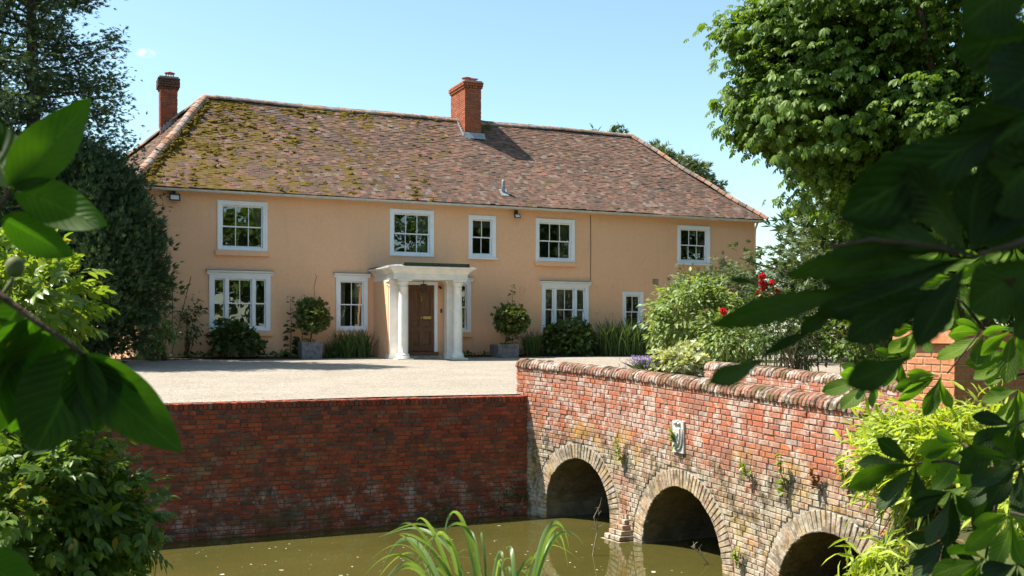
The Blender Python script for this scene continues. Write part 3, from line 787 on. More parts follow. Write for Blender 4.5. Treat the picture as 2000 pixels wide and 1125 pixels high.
pm = MB(); shield = [(-.085, .13), (.085, .13), (.09, .02), (.07, -.07), (.03, -.13), (0, -.15), (-.03, -.13), (-.07, -.07), (-.09, .02)]
slab(pm, shield, .03, .062, .12); pm.build('shield', M['stone'], plaque)
pm = MB(); pm.tube([pl(.115, .045, .12), pl(.128, .05, .0), pl(.115, .05, -.10), (pl(.07, .05, -.17)), pl(.0, .05, -.19), pl(-.08, .05, -.17)], [.009, .011, .012, .012, .010, .006], 7); pm.build('scroll', M['stone'], plaque, True)
pm = MB()
for a, z, r in ((-.05, .19, .028), (.0, .205, .034), (.05, .19, .028), (-.04, .06, .022), (.035, .05, .024), (-.02, -.02, .02), (.03, -.05, .02)):
    c = Vector(pl(a, .055, z)); pm.tube([c-n_*.02, c+n_*.006, c+n_*.016], [r, r*.85, r*.2], 8)
pm.build('carving', M['stone'], plaque, True)

# ================================================================== GATE PIER
pier = thing('gate_pier', 'square orange brick gate pier at the near end of the bridge', 'pier', (8.5, 7.85, -0.4))
px0, px1, py0, py1, pz1 = 8.06, 9.15, 7.5, 8.2, 1.0
MB().box(px0+.009, px1-.009, py0+.009, py1-.009, -1.2, pz1).build('mortar', M['mortar_new'], pier)
items = []; r3 = np.random.RandomState(3); row = 0; z = pz1
while z > -1.1:
    for a, b in bond_row(row, px1-px0, r3): items.append(((px0+(a+b)/2, py0+.03, z-.033), (1, 0, 0), (0, -1, 0), (0, 0, 1), b-a, .06, .063))
    for a, b in bond_row(row+1, py1-py0, r3): items.append(((px0+.03, py0+(a+b)/2, z-.033), (0, -1, 0), (-1, 0, 0), (0, 0, 1), b-a, .06, .063))
    z -= .0745; row += 1
place_bricks(items, M['brick_pier'], pier, 300)
mb = MB(); mb.box(px0-.06, px1+.06, py0-.06, py1+.06, pz1, pz1+.07); mb.box(px0-.02, px1+.02, py0-.02, py1+.02, pz1+.071, pz1+.13); mb.build('cap', M['brick_pier'], pier)

# ================================================================== HOUSE
HY = 31.215
house = thing('farmhouse', 'long two storey ochre rendered farmhouse with a mossy hipped clay tile roof', 'house', (12.7, 34.7, 0.4))
HX0, HX1, HZ1 = 2.0, 23.55, 5.28
def hw(px, py): p = onY(px, py, HY); return p.x, p.z
WIN = []
def wspec(l, r, t, b, **k):
    m_ = (l+r)/2; x0 = hw(l, t)[0]; x1 = hw(r, t)[0]; WIN.append(dict(x0=x0, x1=x1, z0=hw(m_, b)[1], z1=hw(m_, t)[1], **k))
wspec(424, 522, 393, 490, cols=3, sill='ochre', cur='pelmet')
wspec(761, 847, 409.5, 501, cols=3, sill=None, cur='right_b')
wspec(915, 968, 421, 503.5, cols=2, sill='white', cur='blind')
wspec(1046, 1122, 428, 511.5, cols=3, sill='ochre', cur='tied')
wspec(1323, 1386, 441, 515, cols=3, sill='white', cur='right_b')
wspec(408, 528, 536, 646, cols=2, triple=True, cornice=True, sill='ochre', cur='none')
wspec(656, 718, 541, 646, cols=2, cornice=True, sill='ochre', cur='both')
wspec(858, 919, 548, 649, cols=2, cornice=True, sill='ochre', cur='none')
wspec(1058, 1149, 556, 651, cols=2, triple=True, cornice=True, sill='ochre', cur='sheer')
wspec(1216, 1256, 570, 646, cols=2, sill=None, cur='none')
holes = [(w['x0']+.07, w['x1']-.07, w['z0']+.07, w['z1']-.07) for w in WIN]
# front wall with real openings
bx = sorted(set([HX0, HX1]+[v for h in holes for v in h[:2]]+list(np.linspace(HX0, HX1, 30))))
bz = sorted(set([0.2, HZ1]+[v for h in holes for v in h[2:]]))
V, F = [], []
for z in bz:
    for x in bx: V.append((x, HY+0.008*math.sin(x*1.3)*math.sin(z*1.7), z))
nb = len(bx)
for j in range(len(bz)-1):
    for i in range(nb-1):
        cx, cz = (bx[i]+bx[i+1])/2, (bz[j]+bz[j+1])/2
        if any(h[0] < cx < h[1] and h[2] < cz < h[3] for h in holes): continue
        F.append((j*nb+i, j*nb+i+1, (j+1)*nb+i+1, (j+1)*nb+i))
for h in holes:                                    # reveals
    b = len(V)
    for y in (HY-.004, HY+.22): V += [(h[0], y, h[2]), (h[1], y, h[2]), (h[1], y, h[3]), (h[0], y, h[3])]
    F += [(b+i, b+(i+1) % 4, b+4+(i+1) % 4, b+4+i) for i in range(4)]
b = len(V)                                          # other sides
V += [(HX0, HY, .2), (HX0, HY, HZ1), (0.1, 38.3, .2), (0.1, 38.3, HZ1), (HX1, 38.3, .2), (HX1, 38.3, HZ1), (HX1, HY, .2), (HX1, HY, HZ1)]
F += [(b, b+2, b+3, b+1), (b+2, b+4, b+5, b+3), (b+4, b+6, b+7, b+5)]
obj('wall', mesh_from('wall', V, F, M['render']), house)
mb = MB(); mb.box(HX0-.03, 8.88, HY-.035, HY+.02, .2, .86); mb.box(11.33, HX1+.03, HY-.035, HY+.02, .2, .86); mb.build('plinth', M['render'], house)
mb = MB(); mb.add([(HX0+.1, HY+1.6, .3), (HX1-.1, HY+1.6, .3), (HX1-.1, HY+1.6, 5.2), (HX0+.1, HY+1.6, 5.2)], [(0,1,2,3)])
mb.add([(HX0+.1, HY+.25, 2.95), (HX1-.1, HY+.25, 2.95), (HX1-.1, HY+1.6, 2.95), (HX0+.1, HY+1.6, 2.95)], [(0,1,2,3)])
mb.build('interior_partition', M['room'], house)

def curtain(win, x0, x1, z0, z1, mat, tie=0, y=None):
    n = 26; V, F = [], []; y = HY+.30 if y is None else y
    for j in range(9):
        t = j/8; z = z1+(z0-z1)*t
        pinch = 1-(0.62*math.sin(min(t/.62, 1)*math.pi/2) if tie else 0)
        for i in range(n):
            q = i/(n-1)
            x = (x0+(x1-x0)*q*pinch) if tie >= 0 else (x1-(x1-x0)*(1-q)*pinch)
            V.append((x, y+.03*math.sin(q*26+t*1.2)+.012*math.sin(q*61), z))
    F = [(j*n+i, j*n+i+1, (j+1)*n+i+1, (j+1)*n+i) for j in range(8) for i in range(n-1)]
    obj('curtain', mesh_from('curtain', V, F, mat, smooth=True), win)

def sash_set(win, x0, x1, z0, z1, cols):
    zm = (z0+z1)/2
    for za, zb, y in ((zm-.018, z1, HY+.045), (z0, zm+.018, HY+.09)):
        mb = MB(); mb.frame(x0, x1, za, zb, .042, y, y+.036, wb=.065 if za == z0 else .036, wt=.036 if za == z0 else .045); mb.build('sash', M['white'], win)
        xa, xb, zc, zd = x0+.042, x1-.042, za+(.065 if za == z0 else .036), zb-(.036 if za == z0 else .045)
        for c in range(cols):
            a, b_ = xa+(xb-xa)*c/cols, xa+(xb-xa)*(c+1)/cols
            if c: MB().box(a-.011, a+.011, y+.004, y+.033, zc, zd).build('glazing_bar', M['white'], win)
            MB().add([(a, y+.018, zc), (b_, y+.018, zc), (b_, y+.018, zd), (a, y+.018, zd)], [(0,1,2,3)]).build('pane', M['glass'], win)
for w in WIN:
    x0, x1, z0, z1 = w['x0'], w['x1'], w['z0'], w['z1']; cor = w.get('cornice'); fw = .125
    mb = MB(); mb.frame(x0, x1, z0, z1, fw, HY-.035, HY+.05, wb=.07); mb.frame(x0+.012, x1-.012, z0+.02, z1-.012, .05, HY-.052, HY-.034, wb=.03)
    mb.frame(x0+fw-.02, x1-fw+.02, z0+.06, z1-fw+.02, .03, HY-.02, HY+.14)
    win = mb.build('window', M['white'], house)
    a, b_, c_, d_ = x0+fw+.004, x1-fw-.004, z0+.084, z1-fw-.004
    if w.get('triple'):
        sw = (b_-a)*.215; mu = .085
        for mx in (a+sw, b_-sw-mu): MB().box(mx, mx+mu, HY-.03, HY+.14, c_, d_).build('mullion', M['white'], win)
        sash_set(win, a, a+sw, c_, d_, 1); sash_set(win, a+sw+mu, b_-sw-mu, c_, d_, w['cols']); sash_set(win, b_-sw, b_, c_, d_, 1)
    else: sash_set(win, a, b_, c_, d_, w['cols'])
    if cor:
        mb = MB(); e = .09
        mb.prism([(HY, z1-.02), (HY-.06, z1-.02), (HY-.07, z1+.03), (HY-.11, z1+.05), (HY-.13, z1+.075), (HY-.13, z1+.10), (HY, z1+.11)], x0-e+.02, x1+e-.02)
        mb.build('cornice', M['white'], win)
        MB().box(x0-e, x1+e, HY-.145, HY, z1+.112, z1+.12).build('cornice_lead', M['lead'], win)
    if w['sill'] == 'ochre': MB().box(x0-.06, x1+.04, HY-.09, HY, z0-.15, z0-.005).build('sill', M['render'], win)
    elif w['sill'] == 'white': MB().box(x0-.05, x1+.05, HY-.10, HY, z0-.05, z0-.003).build('sill', M['white'], win)
    cu = w['cur']; g0, g1, h0, h1 = x0+.07, x1-.07, z0+.07, z1-.1
    wd = g1-g0
    if cu == 'pelmet': curtain(win, g0, g0+wd*.28, h0+.5, h1, M['curtain'], 1); curtain(win, g1-wd*.42, g1, h0+.35, h1, M['curtain'], -1)
    if cu == 'right_b': curtain(win, g1-wd*.30, g1, h0, h1, M['curtain_b'])
    if cu == 'blind': MB().box(g0, g1, HY+.2, HY+.215, h1-.28, h1).build('blind', M['curtain'], win)
    if cu == 'tied': curtain(win, g0, g0+wd*.26, h0+.5, h1, M['curtain'], 1); curtain(win, g1-wd*.34, g1, h0, h1, M['curtain'])
    if cu == 'both': curtain(win, g0, g0+wd*.34, h0, h1, M['curtain']); curtain(win, g1-wd*.30, g1, h0, h1, M['curtain'])
    if cu == 'sheer': curtain(win, g0, g0+wd*.22, h0, h1, M['curtain']); curtain(win, g1-wd*.2, g1, h0, h1, M['curtain_b']); curtain(win, g0+wd*.3, g0+wd*.62, h0+.5, h1, M['curtain'], y=HY+.6)

# ---- roof
EY, EZ = 30.93, 5.33; A = np.array([1.72, EY, EZ]); B = np.array([23.88, EY, EZ])
RL = np.array([4.26, 34.715, 8.835]); RR = np.array([20.3, 34.715, 8.835]); D_ = np.array([-0.2, 38.6, EZ]); E_ = np.array([23.88, 38.6, EZ])
def bell(t): return -0.07*math.sin(math.pi*t)                # slight hollow of the old rafters
dk = -0.03
mb = MB(); dn = np.array([0, 0, -.20])
d0 = np.array([0, 0, -.03]); mb.add([A+d0, B+d0, RR+dn, RL+dn, D_+d0, E_+d0], [(0,1,2,3), (0,3,4), (1,5,2), (5,4,3,2), (0,4,5,1)])
roof = mb.build('roof', M['tile'], house)
def tiles(P0, P1, Q0, Q1, gauge, width, rs, parent):
    """courses of plain tiles on the slope P0-P1 (eave) to Q0-Q1 (ridge); clipped at the hips"""
    ev = (P1-P0); eL = np.linalg.norm(ev); e = ev/eL
    up0 = Q0-P0; up = up0-e*np.dot(up0, e); sl = np.linalg.norm(up); up /= sl
    nrm = np.cross(e, up); nrm /= np.linalg.norm(nrm)
    if nrm[2] < 0: nrm = -nrm
    q0, q1 = np.dot(Q0-P0, e), np.dot(Q1-P0, e)
    n = int(sl/gauge); C_, Wd, Tt, Sk, Zo = [], [], [], [], []
    for r in range(n+1):
        s = r*gauge; k = s/sl
        a, b = q0*k, eL+(q1-eL)*k; x = a-(width*.5 if r % 2 else 0)-rs.uniform(0, .03)
        while x < b:
            lo, hi = max(x+.001, a), min(x+width-.0015, b)
            if hi-lo > .03:
                wob = .012*math.sin(x*.6)*math.sin(r*.11+1)+rs.normal(0, .0035)+(.012 if rs.uniform() < .03 else 0)
                C_.append(P0+e*((lo+hi)/2)+up*(s+rs.normal(0, .008)+.012*math.sin(x*.9)+.008*math.sin(x*2.3+1))); Wd.append(hi-lo); Tt.append(rs.normal(0, .012)); Sk.append(rs.normal(0, .022)); Zo.append(bell(k)+wob)
            x += width
    C_ = np.array(C_); Wd = np.array(Wd)[:,None]; Tt = np.array(Tt)[:,None]; Sk = np.array(Sk)[:,None]; Zo = np.array(Zo)[:,None]
    th, ln = .019, gauge*2.1
    lift = 0.026
    ee = e[None,:]+up[None,:]*Sk+nrm[None,:]*Tt
    uu = up[None,:]-nrm[None,:]*0.07
    base = C_+nrm[None,:]*(Zo+lift)
    vs_ = []
    for dz in (0, th):
        for sx, sy in ((-.5, 0), (0, 0), (.5, 0), (.5, 1), (0, 1), (-.5, 1)):
            cam_ = 0.0015 if sx == 0 else 0
            vs_.append(base+ee*Wd*sx+uu*ln*sy+nrm[None,:]*(dz+cam_))
    V = np.stack(vs_, 1).reshape(-1, 3); k = len(C_)
    f = np.array([[6,7,10],[6,10,11],[7,8,9],[7,9,10],[0,1,7],[0,7,6],[1,2,8],[1,8,7],[0,6,11],[0,11,5],[2,3,9],[2,9,8]])
    F = (f[None]+(np.arange(k)*12)[:,None,None]).reshape(-1, 3)
    obj('roof_tiles', mesh_from('roof_tiles', V, F, M['tile']), parent, 'stuff'); return nrm
r4 = np.random.RandomState(17)
nF = tiles(A, B, RL, RR, .1, .168, r4, roof)
nL = tiles(D_, A, RL, RL, .1, .168, r4, roof)
# moss cushions on the courses
V_, F_ = [], []
def moss_at(P0, e, up, sl, eL, q0, q1, nrm, n, fn):
    P, cnt = [], 0
    while len(P) < n and cnt < n*40:
        cnt += 1; s = r4.uniform(0, sl); k = s/sl; a, b = q0*k, eL+(q1-eL)*k; x = r4.uniform(a, b)
        if r4.uniform() < fn(x, k): 
            s = round(s/.1)*.1+.01
            P.append(P0+e*x+up*s+nrm*(.035+bell(k)))
    return np.array(P)
ev = B-A; eL = np.linalg.norm(ev); e = ev/eL; up0 = RL-A; up = up0-e*np.dot(up0, e); sl = np.linalg.norm(up); up /= sl
def mossfn(x, k):
    f = 0.5+0.5*math.sin(x*2.1+k*5)*math.cos(x*.9-k*9+1.2)
    g = max(0, 1-x/9.5)*(0.35+.65*f)+(0.55 if k > .88 and x < 13.5 else 0)*f
    g += 0.45*math.exp(-((x-8.6-k*1.6)**2)/.5)*f+.05*f*f
    return min(1, g*g*1.3)
P = moss_at(A, e, up, sl, eL, np.dot(RL-A, e), np.dot(RR-A, e), nF, 1600, mossfn)
ico = np.array([(math.cos(a)*.5, math.sin(a)*.5, 0) for a in np.arange(6)*math.pi/3]+[(math.cos(a)*.36, math.sin(a)*.36, .3) for a in np.arange(6)*math.pi/3+.3]+[(0, 0, .42)])
icf = np.array([[i, (i+1) % 6, 6+i] for i in range(6)]+[[(i+1) % 6, 6+(i+1) % 6, 6+i] for i in range(6)]+[[6+i, 6+(i+1) % 6, 12] for i in range(6)])
parts = []
sz = .035+.17*r4.uniform(0, 1, len(P))**2.2; dirs = np.repeat(e[None], len(P), 0)+r4.normal(0, .25, (len(P), 3)); nn = np.repeat(nF[None], len(P), 0)
parts.append(scatter(P, dirs, nn, sz, (ico*np.array([1.9, .8, .34]), icf)))
# moss along the left hip
hp = np.array([A+(RL-A)*t for t in r4.uniform(.02, .98, 330)])+r4.normal(0, .03, (330, 3))+e*r4.uniform(.12, .34, 330)[:,None]-np.array([0, 0, .02])
parts.append(scatter(hp, r4.normal(size=(330, 3)), np.repeat(nF[None], 330, 0), r4.uniform(.07, .2, 330), (ico, icf)))
obj('moss', mesh_from('moss', *join(parts), M['moss']), roof, 'stuff')
# hip and ridge tiles: each one a half-round clay tile
def half_round(p0, p1, r, name, i):
    p0, p1 = Vector(p0), Vector(p1); t = (p1-p0).normalized(); sd = t.cross(Vector((0, 0, 1))).normalized(); u = sd.cross(t)
    V, n = [], 8
    for q, (p, k) in enumerate(((p0, 1.06), (p1, .95))):
        for th in (0, .018):
            for a in range(n+1):
                an = math.pi*a/n; rr = (r-th)*k; V.append(p+sd*math.cos(an)*rr+u*math.sin(an)*rr*.9+Vector((0, 0, random.uniform(-.006, .006))))
    m_ = n+1; F = []
    for a in range(n):
        F += [(a, a+1, 2*m_+a+1, 2*m_+a), (a, m_+a, m_+a+1, a+1), (2*m_+a, 2*m_+a+1, 3*m_+a+1, 3*m_+a), (m_+a, 3*m_+a, 3*m_+a+1, m_+a+1)]
    obj(name, mesh_from(name, V, F, M['ridge'], smooth=False), roof)
def run(P, Q, step, r, name, sagz=0, lift=.04):
    P, Q = np.array(P), np.array(Q); L_ = np.linalg.norm(Q-P); n = int(L_/step)
    for i in range(n):
        a, b = i/n, (i+1.12)/n
        za, zb = (-sagz*math.sin(math.pi*min(q, 1))+.02*math.sin(q*17+.4) for q in (a, b)); o_ = np.array([0, 0, lift])
        half_round(P+(Q-P)*a+o_+np.array([0, 0, za]), P+(Q-P)*min(b, 1.02)+o_+np.array([0, 0, zb]), r, name, i)
run(A, RL, .30, .155, 'hip_tile', .06, .01); run(B, RR, .30, .14, 'hip_tile', .05, .01); run(D_, RL, .36, .14, 'hip_tile', .05, .01)
run(RL, RR, .32, .15, 'ridge_tile', .035, -.02)
# gutter
gb = MB(); gp = [(EY-.03-.065*math.cos(a), EZ-.015-.07*math.sin(a)) for a in np.linspace(0, math.pi, 9)]
gp2 = [(EY-.03-.055*math.cos(a), EZ-.015-.06*math.sin(a)) for a in np.linspace(math.pi, 0, 9)]
gb.prism(gp+gp2, 1.75, 23.85); gutter = gb.build('gutter', M['cream'], house)
for x in np.arange(2.2, 23.8, 0.95):
    mb = MB(); mb.prism([(EY-.03-.075*math.cos(a), EZ-.012-.08*math.sin(a)) for a in np.linspace(0, math.pi, 7)]+[(EY-.03-.066*math.cos(a), EZ-.016-.068*math.sin(a)) for a in np.linspace(math.pi, 0, 7)], x, x+.05)
    mb.build('gutter_bracket', M['cream'], gutter)
MB().box(1.8, 23.8, EY+.05, HY+.02, EZ-.06, EZ-.035).build('soffit', M['cream'], house)
MB().tube([(HX1-.06, EY+.02, EZ-.08), (HX1-.05, HY-.1, EZ-.32), (HX1-.05, HY-.07, EZ-.6), (HX1-.05, HY-.07, .4)], .04, 10).build('downpipe', M['render'], house, True)

# ---- chimneys
def chimney(x0, x1, y0, y1, zb, zt, stepped, nmax, sootrows, label):
    mb = MB(); mb.box(x0+.008, x1-.008, y0+.008, y1-.008, zb, zt); ch = mb.build('chimney', M['mortar_dark'], house); ch['label'] = label
    items, soot = [], []; row = 0; z = zt; rr = np.random.RandomState(int(x0*10))
    while z > zb:
        grow = {0: .05, 1: .05, 2: .025}.get(row, 0) if stepped else (.05 if row < 4 else .02 if row < 5 else 0)
        dst = soot if row < sootrows else items
        for a, b in bond_row(row, x1-x0+2*grow, rr): dst.append(((x0-grow+(a+b)/2, y0-grow+.03, z-.033), (1,0,0), (0,-1,0), (0,0,1), b-a, .06+grow, .063))
        for a, b in bond_row(row+1, y1-y0+2*grow, rr): dst.append(((x0-grow+.03, y0-grow+(a+b)/2, z-.033), (0,-1,0), (-1,0,0), (0,0,1), b-a, .06+grow, .063))
        for a, b in bond_row(row, y1-y0+2*grow, rr):
            if z > zt-.5: dst.append(((x1+grow-.03, y0-grow+(a+b)/2, z-.033), (0,1,0), (1,0,0), (0,0,1), b-a, .06+grow, .063))
        if stepped and row == 2:
            q = x0-.02
            while q < x1: MB().box(q, q+.05, y0-.045, y0+.01, z-.075, z).build('dentil', M['brick_chimney'], ch); q += .105
            q = y0
            while q < y1: MB().box(x0-.045, x0+.01, q, q+.05, z-.075, z).build('dentil', M['brick_chimney'], ch); q += .105
        z -= .0745; row += 1
    place_bricks(items, M['brick_chimney'], ch, nmax)
    if soot: place_bricks(soot, M['brick_soot'], ch, 0, rest='sooty_bricks')
    MB().box(x0-.03, x1+.03, y0-.03, y1+.03, zt+.002, zt+.05).build('flaunching', M['mortar'], ch)
    return ch
def roof_left_z(x, y):
    n_ = np.cross(A-D_, RL-D_); return D_[2]-(n_[0]*(x-D_[0])+n_[1]*(y-D_[1]))/n_[2]
# mid chimney straddling the ridge
cy0 = EY+2.79+.27; pL, pR = onY(908, 270, cy0), onY(940, 270, cy0)
zt = onY(924, 160, cy0).z
ch2 = chimney(pL.x, pR.x, cy0, cy0+1.45, pL.z-.45, zt, True, 150, 0, 'tall red brick chimney straddling the ridge')
def roof_z(y): return EZ+(y-EY)/(34.715-EY)*(8.835-EZ)
fl = MB(); zf = roof_z(cy0)+.06
fl.add([(pL.x-.08, cy0-.16, roof_z(cy0-.16)+.055), (pR.x+.1, cy0-.16, roof_z(cy0-.16)+.055), (pR.x+.1, cy0-.065, zf+.07), (pL.x-.08, cy0-.065, zf+.07)], [(0,1,2,3)]).build('flashing', M['lead'], ch2)
for k in range(7):
    y = cy0-.05+k*.105; z = roof_z(y)
    MB().box(pL.x-.075, pL.x-.062, y, y+.10, z-.03, z+.20).build('flashing', M['lead'], ch2)
def cowl(cx, cy, z, r, ch, lid):
    mb = MB(); 
    for k in range(10):
        a = 2*math.pi*k/10; mb.tube([(cx+r*math.cos(a), cy+r*math.sin(a), z), (cx+r*math.cos(a), cy+r*math.sin(a), z+.16)], .008, 4)
    mb.lathe(cx, cy, [(r+.02, z-.01), (r+.02, z+.02), (r-.02, z+.03)], 14); cg = mb.build('cowl', M['black'], ch)
    MB().lathe(cx, cy, [(r+.04, z+.16), (r+.045, z+.175), (r*.5, z+.21), (.03, z+.235)], 14).build('cowl_lid', lid, ch, True)
cowl(pL.x+.05+.2, cy0+.45, zt+.05, .15, ch2, M['red_cowl'])
MB().box(pL.x+.3, pL.x+.58, cy0+.15, cy0+.42, zt+.16, zt+.175).build('cowl_plate', M['red_cowl'], ch2)
# left chimney on the hip slope
best = min((abs(roof_left_z(onY(347, 232, y).x, y)-onY(347, 232, y).z), y) for y in np.arange(33, 38, .02))[1]
p0, p1 = onY(313, 258, best), onY(347, 232, best); zt1 = onY(330, 152, best).z
ch1 = chimney(p0.x, p1.x, best, best+.62, p0.z-.9, zt1, False, 90, 5, 'narrow red brick chimney with sooty top')
cowl((p0.x+p1.x)/2+.05, best+.3, zt1+.05, .13, ch1, M['red_cowl'])
for k in range(6):
    x = p0.x+(p1.x-p0.x)*k/6; z = roof_left_z(x+.05, best)
    MB().box(x, x+(p1.x-p0.x)/6, best-.02, best-.012-.045, z-.03, z+.17).build('flashing', M['lead'], ch1)
# soil vent pipe on the slope
ysv = min((abs(onY(983, 378, y).z-roof_z(y)), y) for y in np.arange(31, 34, .02))[1]; p = onY(983, 378, ysv)
sv = MB().tube([(p.x, p.y, p.z-.1), (p.x, p.y, p.z+.36), (p.x, p.y, p.z+.44), (p.x, p.y, p.z+.46)], [.055, .055, .05, .03], 12).build('vent_pipe', M['lead'], house, True)
fl = MB(); fl.add([(p.x-.13, p.y-.16, roof_z(p.y-.16)+.06), (p.x+.15, p.y-.16, roof_z(p.y-.16)+.06), (p.x+.15, p.y+.1, roof_z(p.y+.1)+.07), (p.x-.13, p.y+.1, roof_z(p.y+.1)+.07)], [(0,1,2,3)]).build('flashing', M['lead'], sv)

# ---- porch, door
PX0, PX1, PYF = 8.92, 11.32, 29.5
pz = 2.75
porch = thing_p = MB()
e = .0
def ent(mb, z0, z1, g): mb.box(PX0+.03-g, PX1-.03+g, PYF-.42-g, HY-.002, z0, z1)
pb = MB(); ent(pb, pz, pz+.16, 0)
prof = [(0.0, pz+.162), (.03, pz+.20), (.05, pz+.24), (.12, pz+.30), (.20, pz+.335), (.21, pz+.37)]
for (g0, z0), (g1, z1) in zip(prof[:-1], prof[1:]):
    b = len(pb.v)
    for g, z in ((g0, z0), (g1, z1)): pb.v += [(PX0+.03-g, PYF-.42-g, z), (PX1-.03+g, PYF-.42-g, z), (PX1-.03+g, HY-.002, z), (PX0+.03-g, HY-.002, z)]
    pb.f += [(b, b+1, b+5, b+4), (b+1, b+2, b+6, b+5), (b+3, b, b+4, b+7)]
b = len(pb.v); g, z = prof[-1]; pb.v += [(PX0+.03-g, PYF-.42-g, z), (PX1-.03+g, PYF-.42-g, z), (PX1-.03+g, HY-.002, z), (PX0+.03-g, HY-.002, z)]; pb.f.append((b, b+1, b+2, b+3))
porch = pb.build('porch', M['porch'], house)
mb = MB(); mb.add([(PX0-.17, PYF-.62, pz+.375), (PX1+.18, PYF-.62, pz+.375), (PX1+.18, HY-.01, pz+.42), (PX0-.17, HY-.01, pz+.42), (PX0+.15, PYF-.3, pz+.44), (PX1-.1, PYF-.3, pz+.44), (PX1-.1, HY-.02, pz+.50), (PX0+.15, HY-.02, pz+.50)], [(0,1,5,4), (1,2,6,5), (3,0,4,7), (4,5,6,7)]); mb.build('porch_roof', M['lead'], porch)
MB().box(PX0+.30, PX1-.02, PYF-.56, PYF-.2, pz+.38, pz+.49).build('porch_roof_edge', simple('mossy timber', (.06, .07, .04), .9, .1, .3, 12), porch)
# walls of the porch: ochre cheeks and door wall
zf = 0.40
mb = MB(); mb.box(PX0+.02, PX0+.17, PYF+.1, HY, .2, pz-.002); mb.box(PX1-.17, PX1-.02, PYF+.1, HY, .2, pz-.002); mb.box(PX0+.17, 9.58, 29.98, 30.1, .2, pz-.002); mb.box(10.62, PX1-.17, 29.98, 30.1, .2, pz-.002); mb.box(9.58, 10.62, 29.98, 30.1, 2.72, pz-.002)
mb.build('porch_wall', M['render'], porch)
def colprof(r0, r1, zb, zt_):
    P = [(r0*1.42, zb), (r0*1.42, zb+.07), (r0*1.22, zb+.075), (r0*1.30, zb+.10), (r0*1.22, zb+.13), (r0*1.05, zb+.15)]
    for k in range(9):
        t = k/8; P.append((r0+(r1-r0)*t**1.4+.006*math.sin(t*math.pi), zb+.16+(zt_-.20-zb-.16)*t))
    return P+[(r1*1.12, zt_-.195), (r1*1.12, zt_-.175), (r1, zt_-.17), (r1, zt_-.11), (r1*1.25, zt_-.08), (r1*1.38, zt_-.05), (r1*1.42, zt_-.048), (r1*1.42, zt_-.002)]
for cx in (9.29, 11.02):
    cb = MB(); cb.lathe(cx, PYF-.26, colprof(.148, .122, zf-.01, pz-.05), 24)
    cb.box(cx-.25, cx+.25, PYF-.51, PYF-.01, zf-.10, zf-.011); cb.box(cx-.215, cx+.215, PYF-.475, PYF-.045, pz-.051, pz-.003)
    co_ = cb.build('column', M['porch'], porch); pf = co_.data.polygons; nsm = 24*22
    for q in range(min(nsm, len(pf)-14)): pf[q].use_smooth = True
for cx in (9.10, 10.92):
    cb = MB(); cb.box(cx-.14, cx+.14, PYF+.02, PYF+.26, zf-.1, pz-.004); mb = cb; mb.box(cx-.19, cx+.19, PYF-.03, PYF+.30, zf-.1, zf+.05); mb.box(cx-.165, cx+.165, PYF-.005, PYF+.28, zf+.051, zf+.12); mb.box(cx-.16, cx+.16, PYF, PYF+.28, pz-.20, pz-.17); mb.box(cx-.165, cx+.165, PYF-.005, PYF+.285, pz-.10, pz-.06); mb.box(cx-.19, cx+.19, PYF-.03, PYF+.30, pz-.058, pz-.006); mb.build('pilaster', M['porch'], porch)
MB().box(PX0-.05, PX1+.1, PYF-.62, HY, .2, zf-.105+.012).build('porch_floor', M['paving'], porch)
MB().box(9.5, 10.8, 29.68, 29.98, .29, .46).build('step', M['paving'], porch)
MB().box(9.6, 10.62, 29.80, 29.99, .461, .57).build('threshold', M['door'], porch)
DX0, DX1, DZ0, DZ1, DY = 9.69, 10.52, .585, 2.62, 30.02
mb = MB(); mb.box(DX0-.11, DX0-.01, 29.95, 30.06, .46, DZ1+.11); mb.box(DX1+.01, DX1+.11, 29.95, 30.06, .46, DZ1+.11); mb.box(DX0-.01, DX1+.01, 29.95, 30.06, DZ1+.01, DZ1+.11); mb.build('door_frame', M['white'], porch)
door = MB().box(DX0, DX1, DY, DY+.05, DZ0, DZ1).build('door', M['door'], house)
xm = (DX0+DX1)/2
mb = MB()
for a, b_ in ((DX0, DX0+.10), (xm-.05, xm+.05), (DX1-.10, DX1)): mb.box(a, b_, DY-.022, DY-.001, DZ0, DZ1)
for z0, z1 in ((DZ0, DZ0+.18), (DZ0+.62, DZ0+.74), (DZ0+.98, DZ0+1.10), (DZ1-.12, DZ1)):
    for a, b_ in ((DX0+.10, xm-.05), (xm+.05, DX1-.10)): mb.box(a, b_, DY-.0218, DY-.001, z0, z1)
# (the door's rails and stiles are its raised frame; the panels lie behind them)
fr = mb.build('rail_frame', M['door'], door)
for z0, z1 in ((DZ0+.18, DZ0+.62), (DZ0+.74, DZ0+.98), (DZ0+1.10, DZ1-.12)):
    for a, b_ in ((DX0+.10, xm-.05), (xm+.05, DX1-.10)):
        pn = MB(); cb_ = (a+.02, b_-.02, z0+.02, z1-.02); ii = .045
        pn.add([(cb_[0], DY-.002, cb_[2]), (cb_[1], DY-.002, cb_[2]), (cb_[1], DY-.002, cb_[3]), (cb_[0], DY-.002, cb_[3]), (cb_[0]+ii, DY-.017, cb_[2]+ii), (cb_[1]-ii, DY-.017, cb_[2]+ii), (cb_[1]-ii, DY-.017, cb_[3]-ii), (cb_[0]+ii, DY-.017, cb_[3]-ii)], [(0,1,5,4), (1,2,6,5), (2,3,7,6), (3,0,4,7), (4,5,6,7)])
        pn.build('door_panel', M['door'], door)
MB().box(xm+.07, xm+.33, DY-.032, DY-.023, DZ0+1.0, DZ0+1.085).build('letterbox', M['brass'], door)
MB().tube([(xm, DY-.022, DZ0+1.04), (xm, DY-.06, DZ0+1.04), (xm, DY-.075, DZ0+1.04)], [.02, .035, .015], 10).build('door_knob', M['brass'], door, True)
